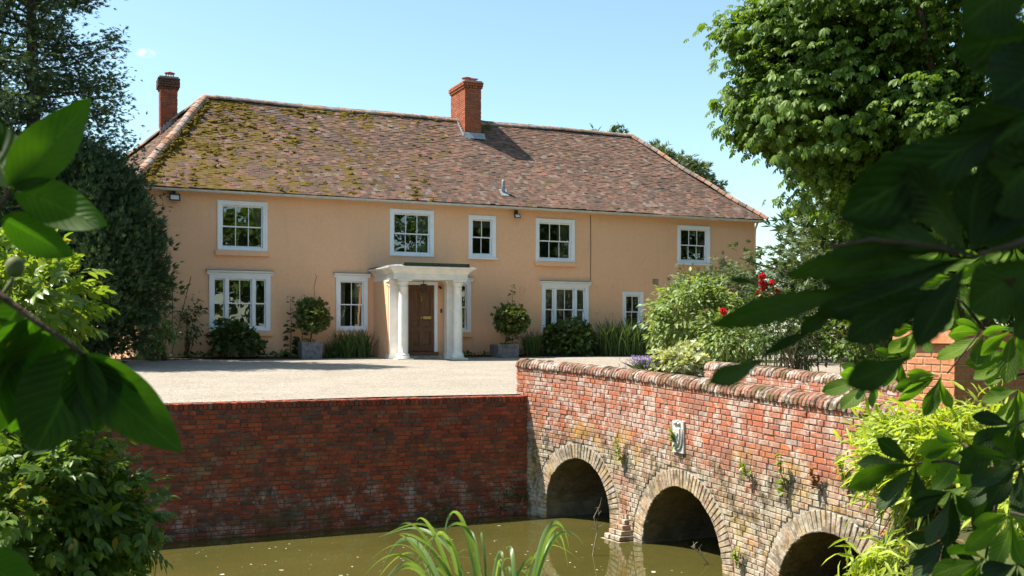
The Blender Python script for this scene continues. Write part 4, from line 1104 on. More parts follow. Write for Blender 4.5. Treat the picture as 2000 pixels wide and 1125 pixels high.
MB().tube([(xm, DY-.03, DZ0+1.72), (xm+.02, DY-.045, DZ0+1.66), (xm+.02, DY-.05, DZ0+1.60), (xm-.01, DY-.045, DZ0+1.55)], [.018, .012, .012, .02], 8).build('door_knocker', M['brass'], door, True)
MB().box(10.73, 10.78, 29.955, 29.978, 1.78, 1.90).build('doorbell', M['black'], porch)
lan = MB(); lx, ly, lz = 10.06, PYF+.1, 2.50
lan.frame(lx-.07, lx+.07, lz-.1, lz+.12, .014, ly-.07, ly-.056); lan.frame(lx-.07, lx+.07, lz-.1, lz+.12, .014, ly+.056, ly+.07)
lan.box(lx-.08, lx+.08, ly-.08, ly+.08, lz+.121, lz+.14); lan.box(lx-.01, lx+.01, ly-.01, ly+.01, lz+.141, pz-.003); lan.box(lx-.07, lx+.07, ly-.07, ly+.07, lz-.115, lz-.101)
for q in (-.07, .056): lan.box(lx+q, lx+q+.014, ly-.055, ly+.055, lz+.0, lz+.014)
lan.build('porch_lantern', M['black'], porch)
MB().tube([(10.7, 29.97, 2.58), (10.7, 29.88, 2.55), (10.7, 29.84, 2.53)], [.04, .045, .03], 10).build('door_camera', M['black'], porch, True)
# ---- fixtures on the wall
for px, py in ((340, 387), (1006, 423)):
    x, z = hw(px, py); fl_ = MB(); w, h = (.155, .105) if px < 500 else (.10, .075)
    fl_.add([(x-w, HY-.24, z-h), (x+w, HY-.24, z-h), (x+w, HY-.18, z+h), (x-w, HY-.18, z+h), (x-w*.8, HY-.10, z-h*.8), (x+w*.8, HY-.10, z-h*.8), (x+w*.8, HY-.08, z+h*.8), (x-w*.8, HY-.08, z+h*.8)], [(0,1,5,4), (1,2,6,5), (2,3,7,6), (3,0,4,7), (4,5,6,7), (3,2,1,0)])
    fl_.box(x-.03, x+.03, HY-.16, HY, z+h*.7, z+h*.7+.14); f_ = fl_.build('floodlight', M['black'], house)
    MB().add([(x-w*.74, HY-.2425, z-h*.62), (x+w*.74, HY-.2425, z-h*.62), (x+w*.74, HY-.1935, z+h*.62), (x-w*.74, HY-.1935, z+h*.62)], [(0,1,2,3)]).build('lamp_glass', simple('lamp reflector', (.75, .73, .66), .25, .5), f_)
x, z = hw(1280, 551); vb = MB(); vb.frame(x-.11, x+.11, z-.11, z+.11, .018, HY-.02, HY+.01)
for k in range(6): vb.box(x-.095, x+.095, HY-.014, HY+.01, z-.088+k*.03, z-.072+k*.03)
vb.build('air_vent', M['paving'], house)
for px, py in ((563, 535), (618, 536), (1167, 558), (1197, 559), (1167, 610), (1197, 611)):
    x, z = hw(px, py); MB().tube([(x, HY+.01, z), (x, HY-.03, z), (x, HY-.035, z)], [.05, .045, .02], 10).build('tie_boss', M['render'], house)
x, z = hw(1020, 566); MB().frame(x-.10, x+.10, z-.10, z+.10, .012, HY-.012, HY+.01).build('access_plate', M['render'], house)
x, z0 = hw(1153, 420); _, z1 = hw(1153, 548); MB().tube([(x, HY-.012, z0), (x+.01, HY-.012, (z0+z1)/2), (x, HY-.012, z1)], .011, 5).build('cable', M['cane'], house)
x, z = hw(618, 540); MB().tube([(x, HY-.01, z), (x-.08, HY-.01, z-.35), (x-.05, HY-.01, z-.62), (x+.12, HY-.01, z-.72)], .006, 4).build('wire', M['cane'], house)

# ================================================================== TREES AND PLANTS
def trunk(parent, pts, rad, mat='bark', name='trunk', n=9):
    return MB().tube(pts, rad, n).build(name, M[mat], parent, True)
def limbs(parent, base, targets, r0, mat='bark', name='limb', n=5):
    mb = MB(); base = Vector(base)
    for t in targets:
        t = Vector(t); m_ = base.lerp(t, .5)+Vector((random.uniform(-.3, .3), random.uniform(-.3, .3), random.uniform(.1, .5)))*(t-base).length*.12
        mb.tube([base, m_, t], [r0, r0*.6, r0*.15], n)
    return mb.build(name, M[mat], parent, True)

# ---- tall cypress at the left
def conifer(name, label, base, H, R, nbr, per, L, T, mat, seed, zlow=.12, droop=.25, power=.8, twin=None, openness=.35, cat='tree', wiggle=.35, group=None, curve_up=.25):
    r = np.random.RandomState(seed); t = thing(name, label, cat, base, group); b = np.array(base)
    trunk(t, [b, b+[.05, 0, H*.4], b+[-.03, .05, H*.75], b+[0, 0, H*.98]], [H*.017+.03, H*.012+.02, H*.006+.01, .012])
    if twin: trunk(t, [b, b+np.array(twin)*.6+[0, 0, H*.15], b+np.array(twin)+[0, 0, H*.5], b+np.array(twin)*1.1+[0, 0, H*.9]], [H*.014, H*.010, H*.006, .01])
    P, D, Nn, mb = [], [], [], MB()
    for i in range(nbr):
        f = zlow+(1-zlow)*((i+r.uniform())/nbr); az = r.uniform(0, 2*math.pi)
        Lb = R*max(.06, (1-f)**power)*(1+r.normal(0, wiggle*.5))*(1.0 if f > zlow+.1 else .8+.2*(f-zlow)/.1); Lb = max(Lb, .12)
        o = b+np.array([0, 0, H*f]); 
        if twin is not None and r.uniform() < .4: o = o+np.array(twin)*min(f*2, 1)
        h = np.array([math.cos(az), math.sin(az), 0]); n = max(3, int(per*Lb/R*(1.2)+3))
        pts = []
        for k in range(6):
            q = k/5; pts.append(o+h*Lb*q+np.array([0, 0, Lb*(-droop*q+curve_up*q*q)]))
        pts = np.array(pts)
        if Lb > .5: mb.tube(pts, [.012+.014*Lb*(1-k/5) for k in range(6)], 4)
        q = openness+(1-openness)*np.sqrt(r.uniform(size=n)); 
        cpt = np.stack([np.interp(q, np.linspace(0, 1, 6), pts[:,a]) for a in range(3)], 1)+r.normal(0, .085*Lb+.05, (n, 3))*np.array([1, 1, .9])
        P.append(cpt); D.append(h+r.normal(0, .55, (n, 3))+np.array([0, 0, .15])); Nn.append(np.array([0, 0, 1])+r.normal(0, .6, (n, 3)))
    P, D, Nn = map(np.concatenate, (P, D, Nn))
    if mb.v: mb.build('branches', M['bark'], t, kind='stuff')
    foliage('crown', scatter(P, D, Nn, L*r.uniform(.6, 1.25, len(P)), T), M[mat], t); return t
p = W(62, 690, 27.0); conifer('cypress_tree', 'tall open blue-green conifer with bare trunks showing, left of the farmhouse', (p.x, p.y, .4), 14.0, 2.75, 300, 240, .16, SPRAY, 'lf_cypress', 31, .10, .12, .45, twin=(-.8, .2, 0), openness=.38, curve_up=.3)
p = W(-150, 690, 27.5); conifer('cypress_tree', 'second tall conifer cut off by the left edge of the picture', (p.x, p.y, .4), 14, 2.6, 200, 150, .19, SPRAY, 'lf_cypress', 33, .08, .1, .6)

# ---- big rounded juniper at the house corner
r = np.random.RandomState(41); pj = W(174, 700, 25.9); jz = gz(pj.y)
jt = thing('juniper_bush', 'huge dense dark green conifer bush hiding the left corner of the farmhouse', 'bush', (pj.x, pj.y, jz))
trunk(jt, [(pj.x, pj.y, jz-.1), (pj.x-.1, pj.y, jz+1), (pj.x, pj.y, jz+3)], [.16, .12, .05])
parts = []
for cx, cz, rx, rz, n in ((0, 2.35, 1.78, 2.15, 330), (-.35, 3.8, 1.25, 1.35, 160), (.15, 4.4, .75, .95, 90), (-1.3, 2.6, 1.3, 2.3, 170), (-1.5, 4.0, .95, 1.1, 90), (.45, 3.4, 1.05, 1.0, 90)):
    vf, c = clump_crown((pj.x+cx*C, pj.y-cx*S, jz+cz), (rx, rx, rz), n, 52, .34, .185, TUFT, r, (.72, 1.0), up=.2, droop=-.75, zmin=jz+.25, squash=.9, lump=.14); parts.append(vf)
foliage('crown', join(parts), M['lf_juniper'], jt)

# ---- horse chestnut tree behind the bridge, right
r = np.random.RandomState(51); pc = W(1900, 690, 24.5); cz = gz(pc.y)
ct = thing('horse_chestnut_tree', 'large leafy horse chestnut tree filling the upper right, its crown lit from the left', 'tree', (pc.x, pc.y, cz))
trunk(ct, [(pc.x, pc.y, cz-.2), (pc.x-.1, pc.y, cz+2.2), (pc.x+.1, pc.y, cz+5), (pc.x, pc.y, cz+9)], [.5, .38, .27, .08], n=12)
parts, tg = [], []
for cx, cy, zc_, rx, rz, n in ((.3, 0, 8.0, 5.0, 4.8, 560), (-3.2, 0, 7.1, 2.8, 2.2, 320), (-2.6, -1.2, 9.4, 2.8, 2.1, 230), (-1.4, -.6, 4.6, 2.2, 1.5, 190), (-4.3, .4, 6.2, 1.3, .8, 90), (.6, -2.5, 5.4, 3.2, 2.2, 190), (1.6, 0, 3.4, 2.8, 1.5, 150), (-.7, .5, 3.0, 1.4, 1.3, 130), (.2, .5, 3.4, 2.2, 2.0, 180), (-4.4, .2, 8.4, 1.4, .7, 100), (-4.3, .2, 9.8, 1.2, .7, 70), (-4.7, .3, 6.9, 1.0, .5, 60)):
    X = C*cx+S*cy; Y = -S*cx+C*cy
    vf, c = clump_crown((pc.x+X, pc.y+Y, cz+zc_), (rx, rx, rz), n, 12, .60, .215, PALM, r, (.45, 1.0), up=1.1, droop=.3, zmin=cz+1.3, squash=.30, lump=.22); parts.append(vf); tg += [c[i] for i in r.choice(len(c), min(7, len(c)), False)]
foliage('crown', join(parts), M['lf_chestnut'], ct)
limbs(ct, (pc.x, pc.y, cz+3.2), tg, .16)

# ---- far trees behind the roof
r = np.random.RandomState(61)
for i, (px, py, Y, R) in enumerate(((1163, 256, 58, 1.3), (1190, 252, 58, 1.2), (1215, 250, 58, 1.4))):
    p = W(px, py, Y); lab = ('left', 'middle', 'right')[i]
    conifer('spruce_tree', f'{lab} of three conifer tips peeping over the roof ridge', (p.x, p.y, .3), p.z-.3, 1.9, 90, 26, .5, SPRAY, 'lf_far', 62+i, .55, .2, .9)
p = W(1320, 300, 52); ft = thing('far_tree', 'light green tree rising behind the right hip of the roof', 'tree', (p.x, p.y, .3))
trunk(ft, [(p.x, p.y, .2), (p.x, p.y, 5), (p.x, p.y, 9)], [.3, .2, .05])
vs_ = []
for px, py, R in ((1282, 318, .7), (1305, 338, 1.1), (1335, 358, 1.1), (1366, 382, .9), (1290, 400, 2.0)):
    q = W(px, py, 52); vf, c = clump_crown(q, (R, R, R*.8), 70, 16, .5, .42, SPRAY, r, (.4, 1.05), up=.4, droop=.1); vs_.append(vf)
foliage('crown', join(vs_), M['lf_deodar'], ft)
# deodar right of the house, its limb reaching out towards it
p = W(1662, 690, 31); dt = conifer('cedar_tree', 'grey-green cedar with outstretched boughs beyond the right end of the house', (p.x, p.y, .4), 5.0, 3.3, 60, 46, .32, SPRAY, 'lf_deodar', 71, .15, .12, .5, wiggle=.6)
p = W(1840, 690, 33); yt = thing('yew_tree', 'dark broad evergreen mass behind the bridge at the right', 'tree', (p.x, p.y, .4))
trunk(yt, [(p.x, p.y, .2), (p.x, p.y, 3), (p.x, p.y, 6)], [.4, .3, .1])
vf, c = clump_crown((p.x, p.y, 3.6), (5.6, 4, 4.2), 380, 20, .6, .42, TUFT, np.random.RandomState(72), (.5, 1), up=.4, droop=.0, zmin=.4); foliage('crown', vf, M['lf_hebe'], yt)

# ---- trees on the near bank behind the camera (they show in the window panes and shade the foreground)
near = ((-1.5, .6, 7.4, 3.75, 2.3, 420, 'overhanging'), (3.2, -4.4, 7.5, 3.6, 3.2, 150, ''), (13, -8, 6, 4.6, 5, 190, ''), (21, -11, 6.5, 5, 5.6, 190, ''), (29, -9, 5.5, 4.6, 5, 170, ''), (37, -14, 6.5, 5.5, 6, 170, ''), (46, -16, 7, 6, 6.5, 150, ''), (8, -14, 7, 5, 6, 150, ''), (57, -22, 8, 7, 7, 150, ''), (-7.5, -5, 6, 3.6, 4, 120, ''))
names_ = ('broad tree overhanging the camera on the near bank', 'tree just behind the camera', 'near bank tree facing the left windows', 'near bank tree facing the porch', 'near bank tree facing the middle windows', 'near bank tree facing the right windows', 'near bank tree far along the moat', 'inner row tree behind the camera', 'last tree of the near bank row', 'tree at the left rear of the near bank')
for i, (x, y, zc_, R, rz, n, _) in enumerate(near):
    r = np.random.RandomState(80+i); t = thing('bank_tree', names_[i], 'tree', (x, y, -.6), 'trees on the near bank')
    tx_, ty_ = (x-1.2, y-1.6) if i == 0 else (x, y)
    t.location = (tx_, ty_, -.6)
    trunk(t, [(tx_, ty_, -.8), (tx_, ty_, 2), (x, y, zc_), (x, y, zc_+rz*.6)], [.3, .24, .14, .04])
    vf, c = clump_crown((x, y, zc_), (R, R, rz), n, 14 if i > 1 else 15, .75, .46 if i > 1 else .34, PALM_LOW, r, (.4, 1), up=.9, droop=.2, squash=.5, zmin=4.6 if i == 0 else None)
    foliage('crown', vf, M['lf_chestnut'] if i % 2 == 0 else M['lf_far'], t)

# ---- shrubs at the left foreground
def bush(name, label, center, rad, n, per, cr, L, T, mat, seed, up=.6, droop=.25, shell=(.35, 1), flowers=None, base=None, squash=.8, nst=14, stem='stem', sr=.012, zmin=None, lump=.2):
    r = np.random.RandomState(seed); c0 = Vector(center); base = Vector(base) if base else Vector((c0.x, c0.y, c0.z-rad[2]))
    t = thing(name, label, 'shrub', base)
    vf, c = clump_crown(c0, rad, n, per, cr, L, T, r, shell, up, droop, zmin, squash, lump)
    foliage('foliage', vf, M[mat], t)
    mb = MB()
    for i in r.choice(len(c), min(nst, len(c)), False):
        q = Vector(c[i]); b = base+Vector((r.normal(0, rad[0]*.18), r.normal(0, rad[1]*.18), 0)); m_ = b.lerp(q, .55)+Vector((0, 0, rad[2]*.15))
        mb.tube([b, m_, q], [sr, sr*.7, sr*.25], 5)
    mb.build('stems', M[stem], t, True, kind='stuff')
    if flowers:
        mat2, k, L2, T2 = flowers; idx = r.choice(len(c), k, True); d = sph(k*14, r)
        Pf = np.repeat(c[idx], 14, 0)+d*L2*r.uniform(.3, 1.6, (k*14, 1))*np.array([1, 1, 1.2])+unit(np.repeat(c[idx]-np.array(c0), 14, 0))*cr*.4
        foliage('flowers', scatter(Pf, d, sph(len(Pf), r), L2*r.uniform(.4, .9, len(Pf)), T2), M[mat2], t, 'stuff')
    return t
p = W(25, 600, 7.0); bush('viburnum_shrub', 'sunlit bright green shrub with cream panicles at the left edge above the moat', p, (.46, .5, .42), 95, 7, .16, .105, PAIRS, 'lf_bright', 101, base=W(10, 900, 7.0), flowers=('fl_cream', 28, .028, K2), nst=26)
p = W(60, 1010, 6.6); bush('viburnum_shrub', 'dark leafy shrub with dry flower heads filling the lower left corner', p, (.62, .6, .62), 210, 7, .18, .11, PAIRS, 'lf_shrub', 102, flowers=('fl_cream', 46, .026, K2), base=W(60, 1230, 6.6), nst=40)
p = W(215, 1050, 6.8); bush('viburnum_shrub', 'lower right sprays of the corner shrub leaning over the water', p, (.30, .34, .42), 62, 6, .14, .105, PAIRS, 'lf_shrub', 103, flowers=('fl_cream', 18, .026, K2), base=W(150, 1260, 6.8), nst=26)
# grass seed stalk leaning over the water
p = W(300, 1140, 6.9); q = W(318, 1045, 6.9); gt = thing('grass_stalk', 'single pale flowering grass stalk in front of the water at lower left', 'grass', p)
MB().tube([p+Vector((0, 0, -.5)), p, p.lerp(q, .6)+Vector((-.01, 0, 0)), q], .0035, 5).build('stalk', M['twig'], gt)
r = np.random.RandomState(5); k = 26; ts = r.uniform(.62, 1.02, k); Ps = np.array([p.lerp(q, float(u)) for u in ts]); foliage('seed_head', scatter(Ps, np.array([.3, -.1, 1])+r.normal(0, .4, (k, 3)), sph(k, r), .045, KN), M['fl_cream'], gt, 'stuff')

# ---- reeds in the foreground
r = np.random.RandomState(111); pr = W(905, 1300, 5.4)
rt = thing('reed_clump', 'clump of long arching green reed blades rising at the bottom centre', 'reeds', pr)
def reed(pts, w):
    pts = [np.array(W(*q)) for q in pts]; m = 18; ts = np.linspace(0, 1, m); n = len(pts); out = []
    for t in ts:                                   # Bezier through control points
        a = [q.copy() for q in pts]
        while len(a) > 1: a = [a[i]*(1-t)+a[i+1]*t for i in range(len(a)-1)]
        out.append(a[0])
    out = np.array(out); tg = np.gradient(out, axis=0); tg = unit(tg); view = np.array([S, C, 0])
    tw = r.uniform(-.9, .9); sd = unit(np.cross(tg, view[None]+np.array([0, 0, .2])));  sd2 = np.cross(sd, tg)
    ang = tw+np.linspace(0, r.uniform(-.8, .8), m); sd = sd*np.cos(ang)[:,None]+sd2*np.sin(ang)[:,None]
    ww = w*np.minimum(1, np.minimum(.55+ts*2, (1-ts)*2.6+.02))
    nn = np.cross(tg, sd)
    V = np.concatenate([out-sd*ww[:,None]/2, out+nn*ww[:,None]*.12, out+sd*ww[:,None]/2]); F = []
    for k in range(m-1):
        for a in (0, m): F += [(a+k, a+m+k, a+m+k+1, a+k+1)]
    obj('blade', mesh_from('blade', V, F, M['lf_reed'], smooth=True), rt)
RD = [((920, 1290), (880, 1130), (830, 1030), (813, 1018)), ((935, 1290), (910, 1110), (850, 1040), (812, 1060), (745, 1048)), ((940, 1290), (930, 1090), (900, 1000), (872, 1034), (868, 1050)), ((945, 1290), (940, 1120), (925, 1060), (905, 1040)),
      ((900, 1290), (850, 1110), (790, 1070), (723, 1095)), ((905, 1290), (850, 1100), (800, 1060), (770, 1090), (740, 1130)), ((930, 1290), (900, 1150), (820, 1075), (777, 1044)), ((1030, 1290), (1040, 1120), (1060, 1040), (1100, 1035), (1112, 1075)),
      ((1030, 1290), (1050, 1090), (1080, 1040), (1112, 1048)), ((1010, 1290), (1035, 1120), (1070, 1060), (1100, 1075)), ((950, 1290), (960, 1110), (985, 1080), (985, 1130)), ((1000, 1290), (1010, 1140), (1000, 1090), (988, 1074)),
      ((940, 1290), (920, 1130), (860, 1095), (800, 1120)), ((960, 1290), (945, 1150), (930, 1090), (890, 1085)), ((880, 1290), (840, 1130), (790, 1110), (750, 1140)), ((980, 1290), (1000, 1130), (1040, 1100), (1075, 1120)), ((915, 1290), (890, 1100), (870, 1050), (845, 1072), (835, 1100)), ((990, 1290), (960, 1130), (985, 1115), (1010, 1105))]
RD = RD+[tuple((a+r.uniform(-38, 38)*(.4+.6*(j > 0)), b+r.uniform(-4, 34)*(j > 0)) for j, (a, b) in enumerate(q)) for q in RD]
RD = [tuple((a, b-(46 if 0 < j < len(q)-1 else 0)) for j, (a, b) in enumerate(q)) for q in RD]
for i, q in enumerate(RD):
    Y = 5.4+.02*(i % 5)-.2*(i % 3)
    reed([(a, b, Y+.10*j*(1 if i % 2 else -1)) for j, (a, b) in enumerate(q)], .021 if i < 12 else .016)

# ---- bamboo at the right bank
def bamboo(label, center, rad, n, per, seed, base):
    r = np.random.RandomState(seed); t = thing('bamboo_clump', label, 'bamboo', base)
    parts = []; mb = MB()
    for i in range(n):
        q = np.array(center)+sph(1, r)[0]*np.array(rad)*r.uniform(.35, 1.0)**.6; b = np.array(base)+r.normal(0, .25, 3)*np.array([1, 1, 0])
        mid = b*.45+q*.55+np.array([0, 0, .25]); mb.tube([b, mid, q], [.006, .005, .002], 4)
        d = (q-mid)/np.linalg.norm(q-mid); k = per; P = q+r.normal(0, .09, (k, 3))-d*r.uniform(0, .22, (k, 1))
        parts.append(scatter(P, d*.8+r.normal(0, .5, (k, 3))+np.array([-.35, .1, -.35]), np.array([-.3, 0, 1])+r.normal(0, .5, (k, 3)), r.uniform(.12, .23, k), K_LANCE))
    mb.build('canes', M['stem'], t, kind='stuff'); foliage('foliage', join(parts), M['lf_bamboo'], t)
bamboo('bright yellow-green bamboo in front of the gate pier', W(1800, 890, 9.5), (.72, .5, .46), 150, 19, 121, W(1830, 1050, 9.4))
bamboo('second bamboo clump spilling over the end of the bridge', W(1905, 860, 9.3), (.4, .4, .4), 50, 16, 122, W(1930, 1080, 9.0))
bamboo('low bamboo clump on the bank beside the third arch', W(1735, 1115, 9.0), (.30, .3, .18), 30, 15, 123, W(1740, 1200, 8.9))
bamboo('bamboo at the right edge below the chestnut leaves', W(1985, 980, 8.2), (.3, .3, .35), 36, 15, 124, W(1990, 1150, 8.0))

# ---- planting along the house
def W_on(px, y): q = onY(px, 700, y); return Vector((q.x, y, gz(y)+.02))
def strap(label, px, y, n, length, width, seed, spread=.9, radius=.3, sx=1.0, cat='plant', name='daylily_clump', mat='lf_grass'):
    r = np.random.RandomState(seed); b = W_on(px, y); t = thing(name, label, cat, b)
    bl = blades(b, n, length, spread, width, r, radius=radius, seg=5)
    if sx != 1: bl = [(np.stack([(v[:,0]-b.x)*sx+b.x, v[:,1], v[:,2]], 1), f) for v, f in bl]
    foliage('leaves', join(bl), M[mat], t, 'stuff'); return t
strap('strap-leaved daylily clump under the window left of the porch', 690, 30.6, 260, .95, .026, 131, 1.1, .45, 1.25)
strap('small strap-leaved clump right of the right-hand planter', 1040, 30.5, 170, .95, .024, 132, .9, .28)
strap('large strap-leaved clump below the small plain ground floor window', 1215, 30.2, 520, 1.35, .028, 133, .9, .7, 1.35)
strap('low strap-leaved tuft beside the left-hand planter', 645, 30.7, 60, .6, .02, 134, .9, .15)
def spot(px, py, y): q = onY(px, py, y); return Vector((q.x, y, q.z))
bush('skimmia_shrub', 'rounded dark glossy shrub below the right-hand triple window', spot(1112, 668, 30.4), (.85, .6, .62), 170, 16, .2, .11, ROSETTE, 'lf_hebe', 141, shell=(.6, 1), lump=.1)
bush('young_shrub', 'loose small-leaved shrub below the left-hand triple window', spot(452, 662, 30.5), (.62, .4, .5), 60, 12, .16, .10, ROSETTE, 'lf_hebe', 142, up=.8, nst=24, stem='twig')
bush('young_shrub', 'thin twiggy shrub at the right of the left-hand triple window', spot(497, 668, 30.55), (.34, .3, .42), 26, 7, .14, .10, ROSETTE, 'lf_hebe', 143, nst=18, stem='twig')
bush('mallow_plant', 'sunlit pale-leaved plant leaning out beside the big conifer bush', spot(312, 648, 29.9), (.40, .35, .72), 62, 9, .18, .15, L8, 'lf_viburnum', 144, base=W_on(318, 29.9), stem='stem', nst=20, droop=.5)
bush('mallow_plant', 'low branching stems of the pale-leaved plant lying on the gravel', spot(292, 685, 29.6), (.42, .25, .14), 16, 6, .12, .14, L8, 'lf_viburnum', 145, base=W_on(300, 29.7), nst=12, stem='stem')
bush('climber_plant', 'thin climbing plant on canes against the wall left of the windows', spot(372, 622, 30.7), (.28, .2, .72), 30, 8, .15, .13, L8, 'lf_hebe', 146, base=W_on(365, 30.8), stem='cane', nst=12, droop=.5)
ck = thing('bamboo_canes', 'two thin brown canes leaning above the climbing plant', 'canes', W_on(352, 30.6))
for (a, b_), (c_, d_) in (((337, 690), (337, 530)), ((335, 690), (373, 540))):
    MB().tube([spot(a, b_, 30.5), spot(c_, d_, 30.7)], .012, 5).build('cane', M['cane'], ck)
for px, h, lab, sd in ((567, 576, 'leftmost hollyhock spike beside the left-hand planter', 147), (589, 577, 'taller hollyhock growing behind the left-hand bay tree', 148), (1000, 556, 'hollyhock spike rising behind the round bay tree', 149), (1262, 615, 'thin hollyhock by the small plain window', 150)):
    r = np.random.RandomState(sd); b = W_on(px, 30.85); top = spot(px, h, 30.85); t = thing('hollyhock', lab, 'plant', b)
    MB().tube([b, b.lerp(top, .5)+Vector((.03, 0, 0)), top], [.016, .012, .004], 6).build('stem', M['stem'], t)
    n = 56 if px != 1262 else 30; u = r.uniform(.05, 1, n); az = r.uniform(0, 6.28, n); Ps = np.array([b.lerp(top, float(k)) for k in u])
    d = np.stack([np.cos(az), np.sin(az)*.7-.2, np.full(n, .1)], 1)
    foliage('leaves', scatter(Ps+d*.05, d+np.array([0, 0, -.25]), np.array([0, -.3, 1])+r.normal(0, .25, (n, 3)), (.26-.17*u)*r.uniform(.8, 1.15, n), tmpl_leaf(.95)), M['lf_hebe'], t)
def planter(px0, px1, pyt, pyb, y, lab):
    x0, x1 = spot(px0, 690, y).x, spot(px1, 690, y).x; z0 = gz(y)+.01; z1 = spot((px0+px1)/2, pyt, y).z; d = (x1-x0)/2; xm = (x0+x1)/2
    t = thing('lead_planter', lab, 'planter', (xm, y+d, z0)); mb = MB()
    b = .015
    mb.add([(x0+b, y+b, z0), (x1-b, y+b, z0), (x1-b, y+2*d-b, z0), (x0+b, y+2*d-b, z0), (x0, y, z1), (x1, y, z1), (x1, y+2*d, z1), (x0, y+2*d, z1), (x0+.03, y+.03, z1), (x1-.03, y+.03, z1), (x1-.03, y+2*d-.03, z1), (x0+.03, y+2*d-.03, z1), (x0+.03, y+.03, z1-.06), (x1-.03, y+.03, z1-.06), (x1-.03, y+2*d-.03, z1-.06), (x0+.03, y+2*d-.03, z1-.06)],
           [(0,1,5,4), (1,2,6,5), (2,3,7,6), (3,0,4,7), (4,5,9,8), (5,6,10,9), (6,7,11,10), (7,4,8,11), (8,9,13,12), (9,10,14,13), (10,11,15,14), (11,8,12,15)]); mb.build('box', M['planter'], t)
    mb = MB(); mb.frame(x0-.008, x1+.008, z1-.05, z1+.006, .03, y-.012, y+.02); mb.frame(x0-.004, x1+.004, z0+.0, z1, .035, y-.006, y+.015); mb.build('moulding', M['planter'], t)
    MB().add([(x0+.02, y+.02, z1-.05), (x1-.02, y+.02, z1-.05), (x1-.02, y+2*d-.02, z1-.05), (x0+.02, y+2*d-.02, z1-.05)], [(0,1,2,3)]).build('soil', M['soil'], t)
    return Vector((xm, y+d, z1-.05))
def bay(base, px, py, y, R, lab, seed, rz=None):
    r = np.random.RandomState(seed); c0 = spot(px, py, y); t = thing('bay_tree', lab, 'tree', base); rz = rz or R
    trunk(t, [base, base.lerp(c0, .5)+Vector((.02, 0, 0)), c0], [.022, .02, .015])
    vf, c = clump_crown((c0.x, c0.y, c0.z), (R, R, rz), 130, 15, .13, .085, ROSETTE, r, (.6, 1), up=.4, droop=.1, squash=.9, lump=.12 if px > 900 else .34); foliage('crown', vf, M['lf_bay'], t)
    limbs(t, c0-Vector((0, 0, R*.7)), [c[i] for i in range(0, len(c), 16)], .01)
    k = 60; foliage('underplanting', scatter(np.array(base)+r.normal(0, .11, (k, 3))*np.array([1, 1, .3])+np.array([0, -.12, .05]), r.normal(0, 1, (k, 3))+np.array([0, -.4, .0]), sph(k, r), .09, K2), M['lf_bay'], t, 'stuff')
b1 = planter(590, 629, 668, 698, 30.1, 'square weathered lead planter left of the porch'); bay(b1, 612, 617, 30.35, .44, 'clipped bay tree with a loose ragged head in the left planter', 151, .40)
b2 = planter(973, 1013, 673, 700, 29.85, 'square weathered lead planter right of the porch'); bay(b2, 1000, 624, 30.15, .50, 'round-headed clipped bay tree in the right planter', 152, .42)
# small weeds in the bed
r = np.random.RandomState(161); t = thing('bed_weeds', 'scattered low weeds and seedlings along the foot of the house wall', 'weeds', (9, 30.7, .4))
P = np.stack([np.concatenate([r.uniform(2, 8.6, 330), r.uniform(11.6, 21.5, 420)]), r.uniform(30.35, 31.1, 750), np.full(750, .44)], 1); P[:,2] += r.uniform(0, .10, 750)
foliage('leaves', scatter(P, r.normal(0, 1, (750, 3))+np.array([0, -.2, .7]), np.array([0, -.3, 1])+r.normal(0, .4, (750, 3)), r.uniform(.06, .17, 750), L8), M['lf_hebe'], t, 'stuff')
t['kind'] = 'stuff'
# ---- border behind the bridge: broad shrub, juniper, rose, lavender
bush('mock_orange_shrub', 'large sunlit soft-leaved shrub in front of the right end of the house', spot(1365, 628, 24.0), (1.45, 1.0, 1.15), 330, 16, .26, .17, L8, 'lf_viburnum', 171, shell=(.5, 1), base=W_on(1370, 24.0), droop=.5, lump=.16, nst=24)
bush('mock_orange_shrub', 'smaller mound of the same soft-leaved shrub towards the bridge', spot(1430, 665, 22.3), (.95, .8, .75), 150, 14, .22, .14, L8, 'lf_viburnum', 172, shell=(.4, 1), base=W_on(1430, 22.3), droop=.5, nst=24, stem='twig')
pj2 = spot(1425, 560, 26.5); t = bush('spreading_juniper', 'grey-green spreading juniper arching above the soft-leaved shrub', pj2, (1.7, 1.0, .62), 170, 17, .26, .17, SPRAY, 'lf_deodar', 173, base=W_on(1440, 26.5), up=.6, droop=.2, stem='twig', sr=.05, nst=16, lump=.25)
hd = bush('rose_hedge', 'leafy rose bush with pale stems behind the far parapet', spot(1545, 640, 20.2), (1.35, .7, .95), 190, 13, .2, .12, L8, 'lf_hebe', 174, base=W_on(1550, 20.2), stem='twig', nst=50, sr=.014, shell=(.35, 1))
bush('rose_hedge', 'tangled green bush with many pale stems nearer the chestnut trunk', spot(1690, 650, 19.2), (1.2, .7, .95), 170, 13, .2, .13, L8, 'lf_shrub', 175, base=W_on(1690, 19.2), stem='twig', nst=50, sr=.014)
